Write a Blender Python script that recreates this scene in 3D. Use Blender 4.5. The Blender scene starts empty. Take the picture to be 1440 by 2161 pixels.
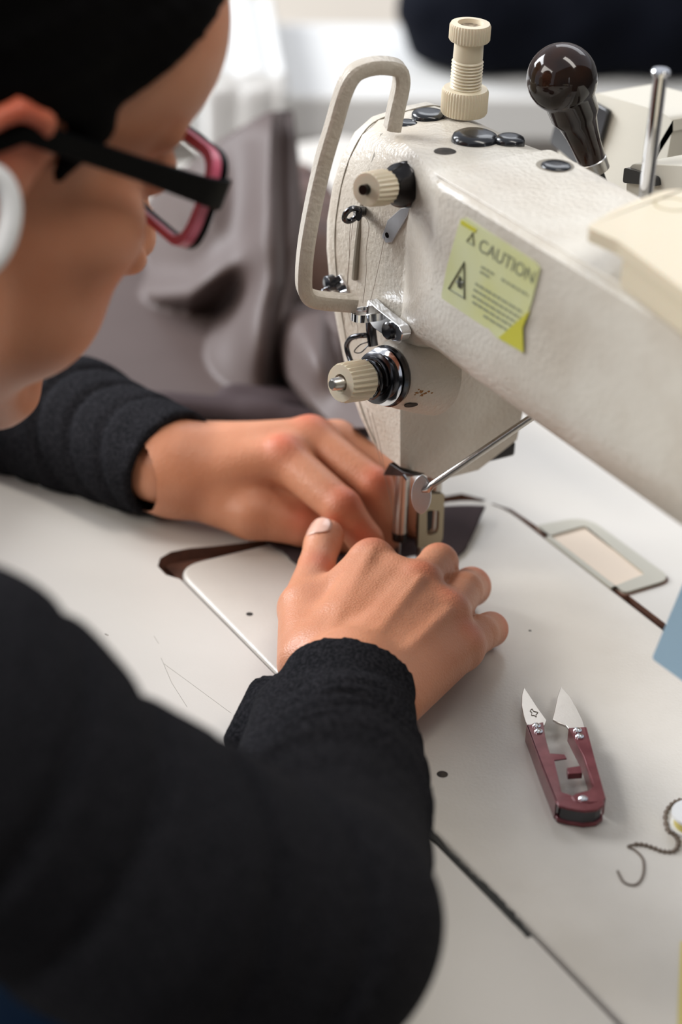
import bpy, bmesh, math, random
import numpy as np
from mathutils import Vector, Matrix
random.seed(4)
PI = math.pi
S = 0.01                      # everything below is written in centimetres, needle hole on the bed = origin
SC = bpy.context.scene
COL = SC.collection

# ------------------------------------------------------------------ camera
W_, H_ = 1440.0, 2161.0
CX, CY, F = 720.0, 1080.5, 4600.0
RM = np.array([[0.50663, 0.86144, 0.03543], [0.43793, -0.22173, -0.87124], [-0.74266, 0.45691, -0.48959]])
_u, _s, _v = np.linalg.svd(RM); RM = _u @ _v          # rows: image right, image down, view direction
CAM = np.array([78.36984, -51.71023, 56.14014])
def ray(x, y): return RM.T @ np.array([(x - CX) / F, (y - CY) / F, 1.0])
def P(px, py, z=None, y=None, x=None, d=None):
    """world point (cm) seen at a photo pixel, on a given real plane"""
    r = ray(px, py)
    if d is not None: return CAM + r * d
    ax, v = (2, z) if z is not None else ((1, y) if y is not None else (0, x))
    return CAM + r * ((v - CAM[ax]) / r[ax])
cd = bpy.data.cameras.new('camera'); cam = bpy.data.objects.new('camera', cd); COL.objects.link(cam)
m3 = Matrix(((RM[0][0], -RM[1][0], -RM[2][0]), (RM[0][1], -RM[1][1], -RM[2][1]), (RM[0][2], -RM[1][2], -RM[2][2])))
cam.matrix_world = Matrix.Translation(Vector(CAM * S)) @ m3.to_4x4()
cd.sensor_fit = 'HORIZONTAL'; cd.sensor_width = 24.0; cd.lens = F / W_ * 24.0
cd.clip_start = 0.02; cd.clip_end = 60
cd.dof.use_dof = True; cd.dof.focus_distance = 0.985; cd.dof.aperture_fstop = 4.5
SC.camera = cam
# ------------------------------------------------------------------ world, lights, exposure
wd = bpy.data.worlds.new('world'); SC.world = wd; wd.use_nodes = True
wd.node_tree.nodes['Background'].inputs[0].default_value = (0.86, 0.90, 1.0, 1)
wd.node_tree.nodes['Background'].inputs[1].default_value = 0.50
def area(name, loc, target, sx, sy, power, color=(1, 1, 1)):
    l = bpy.data.lights.new(name, 'AREA'); l.shape = 'RECTANGLE'; l.size = sx; l.size_y = sy; l.energy = power; l.color = color
    o = bpy.data.objects.new(name, l); COL.objects.link(o); o.location = loc
    o.rotation_euler = (Vector(target) - Vector(loc)).to_track_quat('-Z', 'Y').to_euler(); return o
area('window_light', (-2.0, 2.4, 2.3), (0, 0, 0), 3.0, 1.2, 24, (0.93, 0.96, 1.0))
area('side_window_light', (-2.2, -1.2, 1.3), (0, 0, 0.1), 1.6, 1.3, 90, (0.93, 0.96, 1.0))
area('ceiling_lamp_light', (0.8, 0.3, 2.2), (0.1, 0, 0), 0.4, 1.6, 19, (1.0, 0.95, 0.88))
area('aisle_fill_light', (-0.4, -2.6, 1.6), (0.1, 0, 0.1), 2.0, 1.0, 50, (1.0, 0.96, 0.9))  # added fill to brighten the front faces, no known window there
SC.view_settings.view_transform = 'Standard'; SC.view_settings.look = 'None'
SC.view_settings.gamma = 1; SC.view_settings.exposure = 0.24; SC.view_settings.use_curve_mapping = False

# ------------------------------------------------------------------ materials
def nd(nt, t, **kw):
    n = nt.nodes.new(t)
    for k, v in kw.items():
        if k in n.inputs: n.inputs[k].default_value = v
        else: setattr(n, k, v)
    return n
def mat(name, col, rough=0.5, metal=0.0, bump=0.0, bscale=300, col2=None, cscale=60, cmix=0.5, coat=0, sss=0, sheen=0, detail=4, spec=0.5, ior=None, trans=0, bdist=0.001, distort=0.0, lo=0.4, hi=0.65):
    m = bpy.data.materials.new(name); m.use_nodes = True; nt = m.node_tree
    b = nt.nodes['Principled BSDF']; b.inputs['Base Color'].default_value = (*col, 1)
    b.inputs['Roughness'].default_value = rough; b.inputs['Metallic'].default_value = metal
    b.inputs['Specular IOR Level'].default_value = spec
    if coat: b.inputs['Coat Weight'].default_value = coat; b.inputs['Coat Roughness'].default_value = 0.08
    if sheen: b.inputs['Sheen Weight'].default_value = sheen; b.inputs['Sheen Roughness'].default_value = 0.5
    if trans: b.inputs['Transmission Weight'].default_value = trans; b.inputs['IOR'].default_value = ior or 1.45
    if sss:
        b.inputs['Subsurface Weight'].default_value = sss
        b.inputs['Subsurface Radius'].default_value = (1.0, 0.3, 0.15); b.inputs['Subsurface Scale'].default_value = 0.006
    tc = nt.nodes.new('ShaderNodeTexCoord')
    if col2 is not None:
        n = nd(nt, 'ShaderNodeTexNoise', Scale=cscale, Detail=6.0); nt.links.new(tc.outputs['Object'], n.inputs['Vector'])
        r = nd(nt, 'ShaderNodeMapRange'); r.inputs['From Min'].default_value = lo; r.inputs['From Max'].default_value = hi
        nt.links.new(n.outputs['Fac'], r.inputs['Value'])
        x = nd(nt, 'ShaderNodeMix', data_type='RGBA'); x.inputs[6].default_value = (*col, 1); x.inputs[7].default_value = (*col2, 1)
        mm = nd(nt, 'ShaderNodeMath', operation='MULTIPLY'); mm.inputs[1].default_value = cmix
        nt.links.new(r.outputs[0], mm.inputs[0]); nt.links.new(mm.outputs[0], x.inputs[0]); nt.links.new(x.outputs[2], b.inputs['Base Color'])
    if bump:
        n = nd(nt, 'ShaderNodeTexNoise', Scale=bscale, Detail=float(detail)); n.inputs['Distortion'].default_value = distort
        nt.links.new(tc.outputs['Object'], n.inputs['Vector'])
        bp = nd(nt, 'ShaderNodeBump', Strength=bump, Distance=bdist); nt.links.new(n.outputs['Fac'], bp.inputs['Height'])
        nt.links.new(bp.outputs['Normal'], b.inputs['Normal'])
    return m
M = {}
M['paint'] = mat('crinkle_paint', (0.66, 0.62, 0.54), 0.30, spec=.45, bump=0.7, bscale=430, detail=2, col2=(0.42, 0.345, 0.26), cscale=16, cmix=0.55, bdist=0.0007)
M['paint_top'] = M['paint']
M['bedpaint'] = mat('bed_paint', (0.66, 0.62, 0.56), 0.30, bump=0.28, bscale=700, detail=2, col2=(0.50, 0.46, 0.40), cscale=14, cmix=0.4, bdist=0.0004)
M['laminate'] = mat('white_laminate', (0.64, 0.61, 0.565), 0.35, bump=0.05, bscale=900, col2=(0.56, 0.53, 0.48), cscale=9, cmix=0.5)
M['wood_edge'] = mat('brown_wood_edge', (0.16, 0.07, 0.045), 0.6, col2=(0.07, 0.035, 0.025), cscale=80, cmix=.8)
M['gasket'] = mat('black_gasket', (0.018, 0.018, 0.015), 0.6, bump=.4, bscale=300)
M['plastic'] = mat('cream_plastic', (0.66, 0.58, 0.43), 0.38, bump=0.04, bscale=500, sss=0.1)
M['plasticw'] = mat('ivory_plastic', (0.68, 0.62, 0.50), 0.4)
M['dirty'] = mat('grimy_plastic', (0.16, 0.12, 0.08), 0.6, col2=(0.5, 0.42, 0.3), cscale=300, cmix=.9)
M['black'] = mat('black_rubber', (0.012, 0.013, 0.016), 0.22, coat=.3)
M['hole'] = mat('dark_hole', (0.02, 0.017, 0.013), 0.8, col2=(0.08, 0.06, 0.045), cscale=300)
M['chrome'] = mat('chrome', (0.72, 0.73, 0.75), 0.12, 1.0)
M['steel'] = mat('brushed_steel', (0.50, 0.48, 0.45), 0.28, 1.0, bump=.08, bscale=600)
M['darksteel'] = mat('dark_steel', (0.08, 0.08, 0.085), 0.2, 1.0)
M['blacksteel'] = mat('oiled_black_steel', (0.03, 0.028, 0.028), 0.22, 0.9)
M['brass'] = mat('aged_brass_steel', (0.33, 0.28, 0.20), 0.33, 1.0, bump=.1, bscale=500)
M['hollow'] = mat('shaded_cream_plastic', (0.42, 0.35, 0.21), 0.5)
M['palesteel'] = mat('brightened_steel', (0.52, 0.53, 0.55), 0.3, 0.55, bump=.08, bscale=500)  # steel paled in its colour to brighten parts that face the dark
M['peach'] = mat('peach_cover', (0.74, 0.62, 0.50), 0.5)
M['framegrey'] = mat('greyish_cream_frame', (0.47, 0.45, 0.38), 0.45)
M['groove'] = mat('slot_shade', (0.25, 0.22, 0.17), 0.5)
M['label'] = mat('yellow_label', (0.68, 0.70, 0.44), 0.22, col2=(0.62, 0.62, 0.20), cscale=25, cmix=.5)
M['labelw'] = mat('label_gum', (0.58, 0.55, 0.05), 0.35)
M['ink'] = mat('faded_ink', (0.16, 0.17, 0.12), 0.5)
M['inkl'] = mat('label_ink_light', (0.30, 0.32, 0.20), 0.5)
M['skin'] = None
M['wool'] = mat('charcoal_knit', (0.008, 0.0082, 0.0095), 1.0, bump=0.2, bscale=1600, detail=2, col2=(0.028, 0.027, 0.031), cscale=700, cmix=.7, spec=.04)
M['woolr'] = M['wool']
M['taupe'] = mat('taupe_cloth', (0.080, 0.055, 0.050), 0.6, bump=0.15, bscale=22, col2=(0.07, 0.047, 0.042), cscale=20, cmix=.5, bdist=.004)
M['brown'] = mat('brown_cloth', (0.07, 0.035, 0.03), 0.6, col2=(0.26, 0.15, 0.11), cscale=20, cmix=.7)
M['liningc'] = mat('dark_plum_cloth', (0.05, 0.034, 0.036), 0.8, spec=.2, bump=.25, bscale=800)
M['hair'] = mat('black_hair', (0.002, 0.0017, 0.0017), 0.7, bump=.3, bscale=160, spec=.05)
M['gblack'] = mat('black_acetate', (0.002, 0.002, 0.0022), 0.4, spec=.06)
M['gpink'] = mat('pink_acetate', (0.62, 0.12, 0.19), 0.3)
M['lens'] = mat('clear_lens', (0.97, 0.98, 0.97), 0.02, trans=1.0, ior=1.12)
M['nail'] = mat('fingernail', (0.72, 0.43, 0.33), 0.25, coat=.4)
M['white'] = mat('white_gloss', (0.78, 0.78, 0.77), 0.3)
M['redmetal'] = mat('dark_red_enamel', (0.13, 0.010, 0.018), 0.3, 0.25, coat=.5, col2=(0.28, 0.07, 0.08), cscale=120, cmix=.4)
M['blade'] = mat('blade_steel', (0.74, 0.70, 0.66), 0.3, 0.9, bump=.05, bscale=900)
M['bluepaper'] = mat('light_blue_paper', (0.46, 0.68, 0.88), 0.7)
M['yellow'] = mat('yellow_card', (0.62, 0.52, 0.16), 0.6)
M['scratch'] = mat('faint_scratch', (0.33, 0.30, 0.26), 0.6)
M['thread'] = mat('beige_thread', (0.25, 0.19, 0.15), 0.8)
M['chain'] = mat('grey_brown_chain_thread', (0.17, 0.13, 0.10), 0.7)
M['wood'] = mat('dark_lacquered_wood', (0.010, 0.006, 0.005), 0.09, spec=.45, col2=(0.05, 0.018, 0.008), cscale=30, cmix=.8)
M['machbox'] = mat('ivory_machine_case', (0.62, 0.585, 0.50), 0.42)
M['farwhite'] = mat('far_white_top', (0.78, 0.78, 0.765), 0.22)
M['fargrey'] = mat('far_grey_panel', (0.44, 0.41, 0.38), 0.6)
M['beige'] = mat('beige_bench', (0.50, 0.45, 0.385), 0.6, col2=(.4, .35, .29), cscale=3)
M['navy'] = mat('navy_cloth', (0.003, 0.004, 0.008), 0.9, spec=.1, bump=.5, bscale=20, bdist=.01)
M['floor'] = mat('worn_grey_floor', (0.42, 0.395, 0.365), 0.45, col2=(0.36, 0.33, 0.3), cscale=2, cmix=.6)
M['blockdark'] = mat('dark_blocker', (0.05, 0.045, 0.04), 0.8)
M['wall'] = mat('white_wall', (0.7, 0.69, 0.66), 0.7)
M['rust'] = mat('rust', (0.30, 0.14, 0.04), 0.8)
M['blue'] = mat('blue_denim', (0.02, 0.06, 0.13), 0.8, bump=.4, bscale=600)
def skin_material(name):
    m = bpy.data.materials.new(name); m.use_nodes = True; nt = m.node_tree; b = nt.nodes['Principled BSDF']
    b.inputs['Roughness'].default_value = 0.42; b.inputs['Subsurface Weight'].default_value = 0.16
    b.inputs['Subsurface Radius'].default_value = (1.0, 0.35, 0.2); b.inputs['Subsurface Scale'].default_value = 0.004
    b.inputs['Specular IOR Level'].default_value = 0.33
    tc = nt.nodes.new('ShaderNodeTexCoord')
    n = nd(nt, 'ShaderNodeTexNoise', Scale=45.0, Detail=5.0); nt.links.new(tc.outputs['Object'], n.inputs['Vector'])
    r = nd(nt, 'ShaderNodeMapRange'); r.inputs['From Min'].default_value = .35; r.inputs['From Max'].default_value = .7; r.inputs['To Max'].default_value = .45
    nt.links.new(n.outputs['Fac'], r.inputs['Value'])
    x = nd(nt, 'ShaderNodeMix', data_type='RGBA'); x.inputs[6].default_value = (0.60, 0.265, 0.150, 1); x.inputs[7].default_value = (0.50, 0.185, 0.09, 1)
    nt.links.new(r.outputs[0], x.inputs[0])
    at = nt.nodes.new('ShaderNodeAttribute'); at.attribute_name = 'flush'
    y = nd(nt, 'ShaderNodeMix', data_type='RGBA'); y.inputs[7].default_value = (0.55, 0.11, 0.055, 1)
    nt.links.new(at.outputs['Fac'], y.inputs[0]); nt.links.new(x.outputs[2], y.inputs[6]); nt.links.new(y.outputs[2], b.inputs['Base Color'])
    v = nd(nt, 'ShaderNodeTexVoronoi', Scale=900.0); nt.links.new(tc.outputs['Object'], v.inputs['Vector'])
    n2 = nd(nt, 'ShaderNodeTexNoise', Scale=230.0, Detail=4.0); nt.links.new(tc.outputs['Object'], n2.inputs['Vector'])
    ad = nd(nt, 'ShaderNodeMath', operation='ADD'); nt.links.new(v.outputs['Distance'], ad.inputs[0]); nt.links.new(n2.outputs['Fac'], ad.inputs[1])
    bp = nd(nt, 'ShaderNodeBump', Strength=0.3, Distance=0.0006); nt.links.new(ad.outputs[0], bp.inputs['Height']); nt.links.new(bp.outputs['Normal'], b.inputs['Normal'])
    return m
M['skin'] = skin_material('skin')

# ------------------------------------------------------------------ mesh helpers (centimetres in, metres out)
def V(a): return np.array(a, float)
def unit(a): a = V(a); return a / (np.linalg.norm(a) + 1e-12)
def frame(d, hint=(0, 0, 1)):
    d = unit(d); h = V(hint)
    if abs(np.dot(d, h)) > .95: h = V((1, 0, 0))
    a = unit(np.cross(h, d)); return a, np.cross(d, a)
class MB:
    def __init__(s): s.v = []; s.f = []; s.mi = []
    def add(s, vs, fs, mi=0):
        k = len(s.v); s.v += [tuple(map(float, p)) for p in vs]
        for f in fs: s.f.append([k + i for i in f]); s.mi.append(mi)
        return s
    def box(s, c, size, R=None, mi=0):
        c = V(c); h = V(size) / 2; vs = []
        for sx in (-1, 1):
            for sy in (-1, 1):
                for sz in (-1, 1):
                    p = V((sx, sy, sz)) * h
                    if R is not None: p = R @ p
                    vs.append(c + p)
        return s.add(vs, [(0, 1, 3, 2), (4, 6, 7, 5), (0, 4, 5, 1), (2, 3, 7, 6), (0, 2, 6, 4), (1, 5, 7, 3)], mi)
    def loft(s, rings, cap=True, mi=0, closed=True):
        n = len(rings[0]); vs = [p for r in rings for p in r]; fs = []
        for i in range(len(rings) - 1):
            for j in range(n if closed else n - 1):
                a = i * n + j; b = i * n + (j + 1) % n
                fs.append((a, b, b + n, a + n))
        if cap:
            fs.append(tuple(reversed(range(n)))); fs.append(tuple((len(rings) - 1) * n + j for j in range(n)))
        return s.add(vs, fs, mi)
    def tube(s, pts, r, n=16, cap=True, sx=1.0, hint=(0, 0, 1), mi=0, loop=False):
        pts = [V(p) for p in pts]; rr = r if hasattr(r, '__len__') else [r] * len(pts); rings = []; a = None
        for i, p in enumerate(pts):
            if loop: d = pts[(i + 1) % len(pts)] - pts[i - 1]
            else: d = pts[min(i + 1, len(pts) - 1)] - pts[max(i - 1, 0)]
            d = unit(d)
            if a is None: a, b = frame(d, hint)
            else: a = unit(a - d * np.dot(a, d)); b = np.cross(d, a)
            rings.append([p + rr[i] * (a * math.cos(t) * sx + b * math.sin(t)) for t in [2 * PI * k / n for k in range(n)]])
        if loop: rings.append(rings[0]); cap = False
        return s.loft(rings, cap, mi)
    def lathe(s, A, d, prof, n=40, knurl=None, hint=(0, 0, 1), cap=True, mi=0):
        """prof: (h, r) along axis d from A; knurl: (teeth, depth, h0, h1)"""
        A = V(A); d = unit(d); a, b = frame(d, hint); rings = []
        if knurl: n = knurl[0] * 4
        for h, r in prof:
            ring = []
            for k in range(n):
                t = 2 * PI * k / n; rr = r
                if knurl and knurl[2] <= h <= knurl[3] and r > knurl[4]: rr = r - knurl[1] * (1 if k % 4 in (0,) else (.55 if k % 4 in (1, 3) else 0))
                ring.append(A + d * h + rr * (a * math.cos(t) + b * math.sin(t)))
            rings.append(ring)
        return s.loft(rings, cap, mi)
    def prism(s, poly, ext, mi=0):
        poly = [V(p) for p in poly]; e = V(ext); return s.loft([poly, [p + e for p in poly]], True, mi)
    def build(s, name, m, parent=None, smooth=40, bevel=0, bseg=2, sub=0, label=None, attr=None):
        return mk(name, s.v, s.f, m, parent, smooth, bevel, bseg, sub, label, s.mi)
def mk(name, vs, fs, m, parent=None, smooth=40, bevel=0, bseg=2, sub=0, label=None, mis=None):
    o0 = V(parent['_o']) if parent is not None and '_o' in parent else V((0, 0, 0))
    vs = np.array(vs, float)
    if parent is None: o0 = V(((vs[:, 0].min() + vs[:, 0].max()) / 2, (vs[:, 1].min() + vs[:, 1].max()) / 2, vs[:, 2].min()))
    me = bpy.data.meshes.new(name); me.from_pydata(((vs - o0) * S).tolist(), [], fs if isinstance(fs, list) else fs.tolist())
    o = bpy.data.objects.new(name, me); COL.objects.link(o)
    if parent is not None: o.parent = parent
    else: o.location = o0 * S
    for q in (m if isinstance(m, (list, tuple)) else [m]): me.materials.append(q)
    if mis is not None and any(mis): me.polygons.foreach_set('material_index', mis)
    bm = bmesh.new(); bm.from_mesh(me); bmesh.ops.remove_doubles(bm, verts=bm.verts, dist=1e-6)
    bmesh.ops.recalc_face_normals(bm, faces=bm.faces); bm.to_mesh(me); bm.free()
    if smooth:
        me.shade_smooth() if hasattr(me, 'shade_smooth') else None
        try: me.set_sharp_from_angle(angle=math.radians(smooth))
        except Exception: pass
    if bevel:
        b = o.modifiers.new('bevel', 'BEVEL'); b.width = bevel * S; b.segments = bseg; b.limit_method = 'ANGLE'; b.angle_limit = math.radians(35); b.harden_normals = False
    if sub:
        b = o.modifiers.new('sub', 'SUBSURF'); b.levels = sub; b.render_levels = sub
    if label: o['label'] = label
    o['_o'] = [float(x) for x in o0]
    return o
def thing(name, label, cat, loc, group=None):
    o = bpy.data.objects.new(name, None); COL.objects.link(o); o.location = V(loc) * S; o['_o'] = [float(x) for x in loc]
    o.empty_display_size = .02; o['label'] = label; o['category'] = cat
    if group: o['group'] = group
    return o
def tag(o, label, cat, group=None):
    o['label'] = label; o['category'] = cat
    if group: o['group'] = group
    return o
def spline(pts, n=8, closed=False):
    pts = [V(p) for p in pts]; out = []; N = len(pts)
    for i in range(N if closed else N - 1):
        g = (lambda k: pts[k % N]) if closed else (lambda k: pts[max(0, min(N - 1, k))])
        p0, p1, p2, p3 = g(i - 1), g(i), g(i + 1), g(i + 2)
        for k in range(n):
            t = k / n
            out.append(.5 * ((2 * p1) + (-p0 + p2) * t + (2 * p0 - 5 * p1 + 4 * p2 - p3) * t * t + (-p0 + 3 * p1 - 3 * p2 + p3) * t ** 3))
    if not closed: out.append(pts[-1])
    return out

# ------------------------------------------------------------------ organic surfaces: distance fields + surface nets
def smin(a, b, k):
    h = np.clip(.5 + .5 * (b - a) / k, 0, 1); return b * (1 - h) + a * h - k * h * (1 - h)
def smax(a, b, k): return -smin(-a, -b, k)
def cone(p, a, b, r1, r2, n=None, q=1.0):
    a = V(a); b = V(b); ab = b - a; L = ab @ ab + 1e-9
    w = p - a; t = np.clip((w @ ab) / L, 0, 1); v = w - t[:, None] * ab
    if n is not None:
        n = unit(n); vn = v @ n; v = v + (vn * (1 / q - 1))[:, None] * n
    d = np.sqrt((v * v).sum(1)) - (r1 + (r2 - r1) * t)
    return d * (q if q < 1 else 1)
def ell(p, c, r, R=None):
    v = p - V(c)
    if R is not None: v = v @ R
    r = V(r); k0 = np.sqrt(((v / r) ** 2).sum(1)); k1 = np.sqrt(((v / (r * r)) ** 2).sum(1)) + 1e-9
    return k0 * (k0 - 1) / k1
def chain(p, pts, rs, k=.25):
    d = None
    for i in range(len(pts) - 1):
        c = cone(p, pts[i], pts[i + 1], rs[i], rs[i + 1]); d = c if d is None else smin(d, c, k)
    return d
def nets(fn, lo, hi, h, B=8, margin=1.6):
    lo = V(lo); hi = V(hi); nb = np.ceil((hi - lo) / (h * B)).astype(int)
    bi = np.stack(np.meshgrid(*[np.arange(k) for k in nb], indexing='ij'), -1).reshape(-1, 3)
    cen = lo + (bi + .5) * B * h; d = np.concatenate([fn(c) for c in np.array_split(cen, max(1, len(cen) // 40000))])
    bi = bi[np.abs(d) < B * h * .87 * margin]
    g = np.stack(np.meshgrid(*[np.arange(B + 1)] * 3, indexing='ij'), -1)
    big = nb * B + 2
    keyf = lambda c: (c[..., 0].astype(np.int64) * big[1] + c[..., 1]) * big[2] + c[..., 2]
    keys = []; verts = []; quads = []
    off = np.stack(np.meshgrid([0, 1], [0, 1], [0, 1], indexing='ij'), -1).reshape(-1, 3)
    E = [(i, j) for i in range(8) for j in range(i + 1, 8) if abs(off[i] - off[j]).sum() == 1]
    for ch in np.array_split(bi, max(1, len(bi) // 60)):
        if not len(ch): continue
        G = ch[:, None, None, None, :] * B + g; pts = lo + G * h
        v = fn(pts.reshape(-1, 3)).reshape(G.shape[:-1])
        c8 = np.stack([v[:, o[0]:o[0] + B, o[1]:o[1] + B, o[2]:o[2] + B] for o in off], -1)
        act = (c8 < 0).any(-1) & (c8 >= 0).any(-1)
        cells = G[:, :B, :B, :B][act]; cv = c8[act]
        acc = np.zeros((len(cells), 3)); cnt = np.zeros(len(cells))
        for i, j in E:
            a = cv[:, i]; b = cv[:, j]; m_ = (a < 0) != (b < 0); t = np.where(m_, a / np.where(m_, a - b, 1), 0)
            acc += m_[:, None] * (off[i] + t[:, None] * (off[j] - off[i])); cnt += m_
        keys.append(keyf(cells)); verts.append(lo + (cells + acc / cnt[:, None]) * h)
        for ax in range(3):
            e = np.eye(3, dtype=int)[ax]; u = np.eye(3, dtype=int)[(ax + 1) % 3]; w = np.eye(3, dtype=int)[(ax + 2) % 3]
            a = v[:, :B, :B, :B]; b = v[:, e[0]:B + e[0], e[1]:B + e[1], e[2]:B + e[2]]
            m_ = (a < 0) != (b < 0); gp = G[:, :B, :B, :B][m_]; fl = (a < 0)[m_]
            q = np.stack([keyf(gp), keyf(gp - u), keyf(gp - u - w), keyf(gp - w)], 1)
            q[~fl] = q[~fl][:, ::-1]; quads.append(q)
    keys = np.concatenate(keys); verts = np.concatenate(verts); quads = np.concatenate(quads)
    o = np.argsort(keys); ks = keys[o]; idx = np.searchsorted(ks, quads); idx = np.clip(idx, 0, len(ks) - 1)
    ok = (ks[idx] == quads).all(1)
    return verts, o[idx][ok]
def relax(vs, fs, it=2):
    vs = vs.copy()
    for _ in range(it):
        acc = np.zeros_like(vs); cnt = np.zeros(len(vs))
        for i in range(4):
            a = fs[:, i]; b = fs[:, (i + 1) % 4]
            np.add.at(acc, a, vs[b]); np.add.at(cnt, a, 1); np.add.at(acc, b, vs[a]); np.add.at(cnt, b, 1)
        vs = vs * .5 + .5 * acc / np.maximum(cnt, 1)[:, None]
    return vs
#PART2
# ------------------------------------------------------------------ setting
fl = MB().add([(-900, -300, -76), (300, -300, -76), (300, 900, -76), (-900, 900, -76), (-900, -300, -86), (300, -300, -86), (300, 900, -86), (-900, 900, -86)],
              [(0, 1, 2, 3), (7, 6, 5, 4), (0, 4, 5, 1), (1, 5, 6, 2), (2, 6, 7, 3), (3, 7, 4, 0)]).build('floor', M['floor'])
fl['kind'] = 'structure'
for nm, c, s in (('wall_left', (-905, 300, 64), (10, 1200, 280)), ('wall_back', (-300, 905, 64), (1200, 10, 280)), ('light_block_right', (165, 300, 84), (10, 1200, 320))):
    w = MB().box(c, s).build(nm, M['blockdark' if nm == 'light_block_right' else 'wall']); w['kind'] = 'structure'  # the right one is unseen, added dark to block light from that side

# ------------------------------------------------------------------ sewing table with the cutout for the machine bed
tb = thing('sewing_table', 'off-white laminate sewing table under the machine and the hands', 'table', (-5, 5, -76))
def rect(x0, x1, y0, y1): return [(x0, y0), (x1, y0), (x1, y1), (x0, y1)]
def rcorner(pts, r, n=6):
    out = []; N = len(pts)
    for i in range(N):
        p0, p, p1 = V(pts[i - 1]), V(pts[i]), V(pts[(i + 1) % N]); rr = r[i] if hasattr(r, '__len__') else r
        if rr <= 0: out.append(p); continue
        a = p + unit(p0 - p) * rr; b = p + unit(p1 - p) * rr
        for k in range(n + 1):
            t = k / n; out.append((1 - t) ** 2 * a + 2 * t * (1 - t) * p + t * t * b)
    return out
OUT = rcorner(rect(-57, 62, -19.5, 31), 1.5)
YF, YR, XL, XR = -9.75, 8.75, -5.7, 42.0
cut = [tuple(P(*q, z=0)[:2]) for q in [(380, 1222), (350, 1213), (333, 1195), (338, 1178), (360, 1165), (400, 1157), (450, 1153), (510, 1146)]]
rear = [tuple(P(*q, z=0)[:2]) for q in [(1000, 1067), (1042, 1063), (1080, 1075), (1130, 1108)]]
HOLE = cut + [(-6.0, -4), (-6.0, 5)] + [(-5.6, 7.5), (-4.4, 8.3)] + rear + [(6, 9.2), (XR + .3, 9.2), (XR + .3, YF - .28), (26, YF - .10), (25.5, YF - .30), (17, YF - .34), (5, YF - .12)]
def plate_with_hole(outer, hole, z0, z1):
    bm = bmesh.new()
    def loop(pts):
        vs = [bm.verts.new((p[0], p[1], z1)) for p in pts]; return [bm.edges.new((vs[i], vs[(i + 1) % len(vs)])) for i in range(len(vs))]
    es = loop(outer) + loop(hole)
    r = bmesh.ops.triangle_fill(bm, edges=es, use_beauty=True, use_dissolve=False)
    top = [f for f in bm.faces]
    ex = bmesh.ops.extrude_face_region(bm, geom=top)
    for g in ex['geom']:
        if isinstance(g, bmesh.types.BMVert): g.co.z = z0
    bmesh.ops.recalc_face_normals(bm, faces=bm.faces)
    bm.verts.ensure_lookup_table(); vs = [tuple(v.co) for v in bm.verts]; bm.verts.index_update()
    fs = []; mi = []
    for f in bm.faces:
        fs.append([v.index for v in f.verts]); mi.append(1 if abs(f.normal.z) < .5 else 0)
    bm.free(); return vs, fs, mi
vs, fs, mi = plate_with_hole(OUT, HOLE, -3.8, 0)
mk('tabletop', vs, fs, [M['laminate'], M['wood_edge']], tb, 30, mis=mi)
lo_ = MB()
for c, s in [((18, 9.0, -1.0), (52, 2.6, .6)), ((18, -9.9, -1.2), (52, 2.0, .6)), ((-6.6, 0, -1.0), (3.6, 19, .6))]: lo_.box(c, s)
lo_.build('cutout_ledge', M['wood_edge'], tb)
for x in (-50, 55):
    for y in (-14, 26): MB().box((x, y, -40), (4, 4, 72)).build('leg', M['fargrey'], tb, bevel=.3)
for y in (-14, 26): MB().box((2.5, y, -70), (105, 3, 3)).build('foot_rail', M['fargrey'], tb, bevel=.2)
# hinge plate let into the table top behind the bed
hp = rcorner([P(*q, z=.06) for q in [(1133, 1112), (1236, 1092), (1418, 1224), (1318, 1254)]], [.15, 1.3, .8, .3])
hi_ = rcorner([P(*q, z=.06) for q in [(1152, 1136), (1236, 1112), (1362, 1214), (1290, 1243)]], [.05, .35, .2, .1])
hc = sum(hp) / len(hp); MB().prism([(hc[0] + (p[0] - hc[0]) * 1.035, hc[1] + (p[1] - hc[1]) * 1.05, -.3) for p in hp], (0, 0, .315)).build('hinge_gap', M['wood_edge'], tb)
vs, fs, mi = plate_with_hole([p[:2] for p in hp], [p[:2] for p in hi_], -.5, .16)
mk('hinge_frame', vs, fs, M['framegrey'], tb, 30, label='cream hinge frame let into the table behind the bed')
MB().prism([(p[0], p[1], -.2) for p in hi_], (0, 0, .25)).build('hinge_cover', M['peach'], tb)
g0, g1 = P(1240, 1117, z=.0), P(1358, 1208, z=.0)
MB().tube([g0 + V((0, 0, .02)), g1 + V((0, 0, .02))], .09, 8).build('hinge_slit', M['blacksteel'], tb)  # black tube drawn for the dark slit along the far inner edge
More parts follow.
